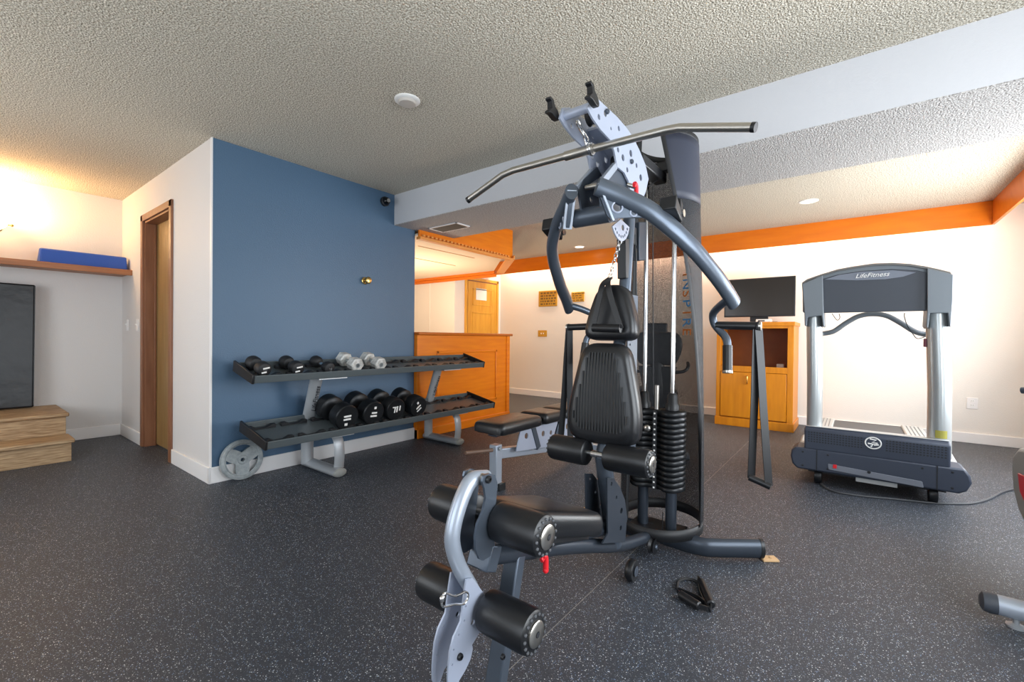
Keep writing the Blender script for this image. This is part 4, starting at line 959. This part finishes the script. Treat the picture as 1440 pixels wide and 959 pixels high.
b = nb(); P = yz([(1160, 393), (1180, 386.5), (1212, 382), (1255, 380), (1288, 383), (1270, 389), (1245, 392.5), (1205, 394)], CX); frontprism(b, P, CX+.001, CX+.006); lz = obj('logo_panel', b, mat('logo_panel', '767c88', .45), pn)
b = nb(); p = at(1226, 387, X=CX); text(b, 'LifeFitness', .043, frame(p+V((-.002, 0, 0)), (0, -1, .02), (0, .0, 1)), .0015, shear=.35); obj('logo_lettering', b, 'white', lz)
for l in ([(1127.5, 399), (1157, 387), (1158.5, 443), (1159.5, 459), (1157, 460), (1155, 444), (1136, 446), (1134, 459), (1131.5, 458), (1131, 440)], [(1304, 377), (1340.5, 386), (1340, 420), (1337, 460), (1335, 459), (1333, 440), (1308, 440), (1305, 462), (1302.5, 458), (1304, 437)]):
    b = nb(); frontprism(b, yz(l, CX-.02), CX-.02, CX+.19); obj('column_cap', b, 'tgrey', con, bev=.006)
b = nb(); hb = px([(1155, 469.5), (1172, 466), (1190, 454), (1208, 444.5), (1228, 441.5), (1248, 444.5), (1268, 455), (1287, 466.5), (1306, 471)], X=TX+.30); tube(b, [hb[0]+V((-.15, 0, -.01))]+hb+[hb[-1]+V((-.15, 0, 0))], .018, 14); obj('handlebar', b, 'tgrey', t)
b = nb(); tube(b, px([(1170, 441), (1177, 450), (1181, 447), (1180, 441)], X=TX+.1), .0025, 6); tube(b, px([(1272, 440), (1272, 446), (1276, 458), (1284, 470), (1290, 476), (1300, 474)], X=TX+.1), .0025, 6); obj('safety_cord', b, 'ink', t)
b = nb(); c = at(1301.5, 482, X=TX+.1); box(b, c, (.02, .02, .055)); obj('safety_clip', b, mat('maroon_clip', '6b2236', .5), t, bev=.004)
b = nb(); tube(b, px([(1148, 672), (1165, 688), (1200, 696), (1260, 702), (1310, 707), (1350, 708.5), (1372, 707), (1392, 701), (1408, 692.5), (1425, 688), (1445, 686), (1475, 689)], Z=.007), .0065, 8)
one(obj('power_cord', b, mat('grey_cord', '4a4c50', .5)), 'grey power cord snaking over the floor from under the treadmill', 'cord')

# ------------------------------------------------------------------ television cabinet and television
CFX = 5.95; Y0, Y1 = .545, 1.36; CT = 1.265
t = thing('tv_cabinet', 'honey-coloured wooden cabinet with two doors under the television', 'cabinet', (6.2, .95, 0))
b = nb(); bx(b, (CFX+.02, Y0, 0), (6.5, Y0+.02, CT-.02)); bx(b, (CFX+.02, Y1-.02, 0), (6.5, Y1, CT-.02)); bx(b, (CFX+.021, Y0+.02, .69), (6.44, Y1-.02, .71)); bx(b, (CFX+.021, Y0+.02, .1), (6.44, Y1-.02, .12)); body = obj('carcass', b, 'cabwood', t, bev=.002)
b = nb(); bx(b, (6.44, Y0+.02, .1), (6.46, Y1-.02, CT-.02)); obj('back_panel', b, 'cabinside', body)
b = nb(); bx(b, (CFX-.02, Y0-.012, CT-.045), (6.52, Y1+.012, CT)); obj('top', b, 'cabwood', t, bev=.004)
b = nb(); bx(b, (CFX-.014, Y0-.012, 0), (6.5, Y1+.012, .10)); obj('plinth', b, 'cabwood', t, bev=.004)
b = nb(); bx(b, (CFX-.006, Y0-.001, .10), (CFX+.02, Y0+.06, CT-.045)); bx(b, (CFX-.006, Y1-.045, .10), (CFX+.02, Y1+.001, CT-.045)); bx(b, (CFX-.005, Y0+.06, .665), (CFX+.019, Y1-.045, .735)); bx(b, (CFX-.005, Y0+.06, CT-.075), (CFX+.019, Y1-.045, CT-.045)); obj('face_frame', b, 'cabwood', body, bev=.002)
ym = (Y0+.06+Y1-.045)/2
for a, c in ((Y0+.065, ym-.004), (ym+.004, Y1-.05)):
    b = nb(); bx(b, (CFX-.012, a, .115), (CFX+.006, c, .66)); dr = obj('door', b, 'cabwood', t, bev=.003)
    if c > ym+.1:
        b = nb(); tube(b, [(CFX-.012, a+.045, .53), (CFX-.035, a+.045, .535), (CFX-.035, a+.045, .615), (CFX-.012, a+.045, .62)], .006, 10); obj('handle', b, 'brass', dr)
b = nb(); c = at(1098, 505, X=6.1); bx(b, (6.08, c.y-.035, .7105), (6.16, c.y+.04, .77)); bx(b, (6.077, c.y-.028, .725), (6.08, c.y+.03, .755)); one(obj('small_box', b, mat('grey_box', 'b9b2ae', .6), bev=.003), 'small pale box standing on the open cabinet shelf', 'box')
t = thing('television', 'black flat-screen television on top of the wooden cabinet', 'television', (6.3, .95, CT))
p0, p1 = at(1019, 391, X=6.25), at(1118, 444.5, X=6.25)
ya, yb = p1.y, p0.y; za, zb = p1.z, at(1118, 387.5, X=6.25).z
b = nb(); bx(b, (6.25, ya, za), (6.29, yb, zb)); bx(b, (6.29, ya+.15, za+.06), (6.33, yb-.15, zb-.12)); body = obj('housing', b, 'black', t, bev=.004)
b = nb(); bx(b, (6.2485, ya+.014, za+.02), (6.2515, yb-.014, zb-.014)); obj('screen', b, 'screen', body)
b = nb(); bx(b, (6.28, .85, CT+.008), (6.31, 1.05, za+.02)); bx(b, (6.18, .74, CT+.0005), (6.40, 1.16, CT+.012)); obj('stand', b, 'black', t, bev=.004)
c = at(1074, 446, X=6.02)
t = thing('media_box', 'small white set-top box lying on the cabinet before the television', 'box', (c.x, c.y, CT))
b = nb(); box(b, (c.x+.02, c.y, CT+.018), (.10, .16, .034)); obj('case', b, 'white', t, bev=.006)
b = nb(); box(b, (c.x-.031, c.y+.02, CT+.017), (.002, .07, .014)); obj('display', b, 'ink', t)

# ------------------------------------------------------------------ adjustable bench behind the gym machine
t = thing('adjustable_bench', 'low silver adjustable bench with dark pads, between rack and gym machine', 'bench', (2.9, 1.95, 0))
YB3 = 1.955
b = nb(); tube(b, [(2.36, YB3, 0.02), (2.36, YB3, .315)], (.032, .032), smooth=False, square=True); po = obj('front_post', b, 'silver', t, bev=.005)
b = nb(); tube(b, [(2.37, YB3, .25), (3.15, YB3, .155), (3.75, YB3, .08)], (.03, .035), smooth=False, square=True); obj('frame_tube', b, 'silver', t, bev=.005)
for x, z in ((2.38, .025), (3.75, .04)):
    b = nb(); tube(b, [(x, YB3-.24 if x > 3 else YB3-.04, z), (x, YB3+.24 if x > 3 else YB3+.04, z)], (.03, .024), smooth=False, square=True); ft = obj('floor_bar', b, 'silver', t, bev=.005)
    b = nb()
    for s in (-1, 1): yy = YB3+s*(.24 if x > 3 else .04); bx(b, (x-.033, yy-.01, 0), (x+.033, yy+.01, z+.026))
    obj('floor_bar_cap', b, 'black', ft, bev=.003)
b = nb(); cyl(b, (2.30, YB3-.02, .29), (2.10, YB3+.04, .30), .013, n=12); obj('pull_handle', b, mat('brown_grip', '6e5546', .5), t)
c = V((2.36, YB3-.036, .29)); bolt('post_bolt', c, .012, m='rack')
b = nb(); plate(b, [(2.50, .25), (2.95, .20), (3.05, .38), (2.55, .40)], [(2.62, .34, .022), (2.73, .33, .022), (2.84, .32, .022), (2.95, .31, .018)], .008, frame((0, YB3-.07, 0), (1, 0, 0), (0, 0, 1))); plate(b, [(3.1, .19), (3.6, .13), (3.5, .38), (3.08, .40)], [(3.2, .32, .025), (3.32, .32, .025), (3.44, .31, .025), (3.25, .24, .02)], .008, frame((0, YB3-.07, 0), (1, 0, 0), (0, 0, 1))); obj('ladder_bracket', b, 'plate', t, bev=.001)
b = nb(); tube(b, [(2.78, YB3-.05, .22), (2.70, YB3-.05, .40)], (.03, .025), smooth=False, square=True); obj('strut', b, 'slate', t, bev=.003)
b = nb(); tube(b, [(3.02, YB3-.05, .17), (3.12, YB3-.05, .39)], (.012, .02), smooth=False, square=True); obj('strut', b, 'slate', t, bev=.003)
for i, (xa, xb) in enumerate(((2.26, 2.76), (2.79, 3.06), (3.09, 3.80))):
    xm = (xa+xb)/2; hw = (xb-xa)/2
    cushion('seat_pad' if i == 0 else 'back_pad', rounded([(-hw, -.13), (hw, -.13), (hw, .13), (-hw, .13)], .04), V((xm, YB3, .40+.0)), V((1, 0, 0)), V((0, 1, 0)), .08, t, m='vinyl')
b = nb(); bx(b, (2.32, YB3-.035, .375), (3.7, YB3+.035, .40)); obj('pad_rail', b, 'slate_dark', t)

# ------------------------------------------------------------------ recumbent bike seen through the mesh shroud
bc = V((4.1, 1.45, 0)); fw = V((.93, .37, 0)).normalized(); sdv = V((.37, -.93, 0)).normalized()
t = thing('recumbent_bike', 'black recumbent exercise bike behind the mesh shroud of the gym machine', 'exercise bike', bc)
def bp_(f, s, z): return bc+fw*f+sdv*s+V((0, 0, z))
cushion('seat_back', rounded([(-.16, 0), (.16, 0), (.23, .17), (.19, .31), (-.19, .31), (-.23, .17)], [.05, .05, .09, .07, .07, .09]), bp_(.05, 0, .81), -sdv*-1, V((0, 0, 1)), -.07 if 0 else .07, t, m='blackrub')
cushion('seat_pad', rounded([(-.2, 0), (.2, 0), (.15, .38), (-.15, .38)], .06), bp_(.08, 0, .50), sdv, fw, .08, t, m='blackrub')
b = nb(); tube(b, [bp_(.02, 0, .34), bp_(0, 0, .6), bp_(.02, 0, .9)], (.06, .035), 12, up=fw); obj('seat_frame', b, 'black', t)
b = nb(); prism(b, [bp_(-.02, -.17, .80), bp_(-.02, .17, .80), bp_(-.02, .09, .40), bp_(-.02, -.09, .40)], fw*.05); obj('seat_shell', b, 'black', t, bev=.01)
for s in (-1, 1):
    b = nb(); tube(b, [bp_(.05, s*.08, .74), bp_(.06, s*.22, .75), bp_(.10, s*.275, .79), bp_(.16, s*.28, .83)], .016, 12); obj('seat_handle', b, 'black', t)
b = nb(); tube(b, [bp_(-.25, 0, .30), bp_(.3, 0, .30), bp_(.75, 0, .30)], (.05, .05), 14); obj('frame_rail', b, 'tgrey', t)
b = nb(); prism(b, [bp_(.45, -.09, .12), bp_(1.15, -.09, .12), bp_(1.2, -.09, .4), bp_(1.0, -.09, .62), bp_(.7, -.09, .60), bp_(.45, -.09, .38)], sdv*.18); obj('drive_housing', b, 'black', t, bev=.03, seg=3)
b = nb(); tube(b, [bp_(.95, 0, .55), bp_(.9, 0, .8), bp_(.82, 0, 1.05)], (.05, .04), 12, up=fw); obj('console_mast', b, 'black', t)
b = nb(); cen = bp_(.80, 0, 1.12); box(b, cen, (.06, .26, .22), Matrix.Rotation(math.atan2(fw.y, fw.x), 3, 'Z')); obj('console', b, 'black', t, bev=.02, seg=3)
for s in (-1, 1):
    b = nb(); tube(b, [bp_(.72, s*.07, .34), bp_(.72+s*.12, s*.13, .34-s*.08), bp_(.72+s*.12, s*.14, .34-s*.08)], .014, 10, smooth=False); cr = obj('crank', b, 'tgrey', t)
    b = nb(); box(b, bp_(.72+s*.12, s*.20, .34-s*.08), (.10, .10, .025), Matrix.Rotation(math.atan2(fw.y, fw.x), 3, 'Z')); obj('pedal', b, 'black', cr, bev=.005)
for f in (-.25, 1.05):
    b = nb(); cyl(b, bp_(f, -.26, .04), bp_(f, .26, .04), .035, n=16); obj('floor_tube', b, 'tgrey', t)
b = nb(); tube(b, [bp_(-.25, 0, .30), bp_(-.25, 0, .05)], (.05, .03), 12, smooth=False, up=fw); tube(b, [bp_(1.05, 0, .20), bp_(1.05, 0, .05)], (.05, .03), 12, smooth=False, up=fw); obj('frame_leg', b, 'tgrey', t)

# ------------------------------------------------------------------ cross trainer entering the frame at the right edge
t = thing('cross_trainer', 'grey exercise machine with red accent cut off by the right edge of the photo', 'exercise machine', (2.75, -.8, 0))
q0 = at(1391, 847, Z=.066)
b = nb(); tube(b, [q0, V((q0.x, -1.12, .066))], .036, 20, smooth=False); st = obj('stabiliser', b, 'silver', t)
b = nb(); lathe(b, [(.037, -.02), (.038, .0), (.034, .018), (.02, .026)], q0, (0, 1, 0), 20); obj('end_cap', b, 'tdark', st)
for y in (q0.y-.07, -1.05):
    b = nb(); lathe(b, [(.028, 0), (.028, .006), (.018, .011), (.009, .014), (.009, .04)], (q0.x, y, 0), (0, 0, 1), 18); obj('levelling_foot', b, 'rack', st)
b = nb(); tube(b, [V((q0.x+.5, -.80, .09)), V((q0.x-.25, -.82, .16)), V((1.5, -.82, .16))], (.035, .05), smooth=False, square=True); obj('frame_rail', b, 'silver', t, bev=.006)
hc = at(1433, 640, Y=-.62)
b = nb(); Px = [at(1431, 629, Y=-.62), at(1423, 640, Y=-.62), at(1422, 660, Y=-.62), at(1424, 690, Y=-.62), at(1431, 718, Y=-.62), at(1442, 742, Y=-.62)]
P = [(p.x, p.z) for p in Px]; xl, zl = P[-1]; xh, zh = P[0]
P += [(xl-.25, max(.12, zl-.08)), (xl-.7, .12), (xl-.75, zh-.1), (xh-.4, zh+.06)]
prism(b, [(x, -.62, z) for x, z in P], (0, -.34, 0)); hs = obj('flywheel_housing', b, 'biker', t, bev=.02, seg=3)
b = nb(); Pr = [at(1424, 664, Y=-.6), at(1432, 668, Y=-.6), at(1446, 700, Y=-.6), at(1450, 726, Y=-.6), at(1436, 712, Y=-.6), at(1427, 690, Y=-.6)]
prism(b, [(p.x, -.615, p.z) for p in Pr], (0, -.02, 0)); obj('red_accent', b, 'red', hs, bev=.003)
b = nb(); hx = at(1437, 549, Y=-.62); tube(b, [hx, V((hx.x-.03, -.66, hx.z+.005)), V((hx.x-.1, -.76, hx.z+.02)), V((hx.x-.25, -.80, hx.z+.0)), V((hx.x-.4, -.80, .55))], .015, 12); obj('handlebar', b, 'slate', t)
b = nb(); tube(b, [V((2.6, -.80, .5)), V((2.5, -.80, 1.3))], (.04, .05), 14, smooth=False); obj('mast', b, 'biker', t)
b = nb(); box(b, (2.48, -.80, 1.36), (.06, .3, .22)); obj('console', b, 'black', t, bev=.02)
b = nb(); cyl(b, (1.45, -1.1, .04), (1.45, -.5, .04), .036, n=18); tube(b, [V((1.5, -.82, .16)), V((1.45, -.82, .05))], (.03, .03), smooth=False, square=True); obj('stabiliser', b, 'silver', t)
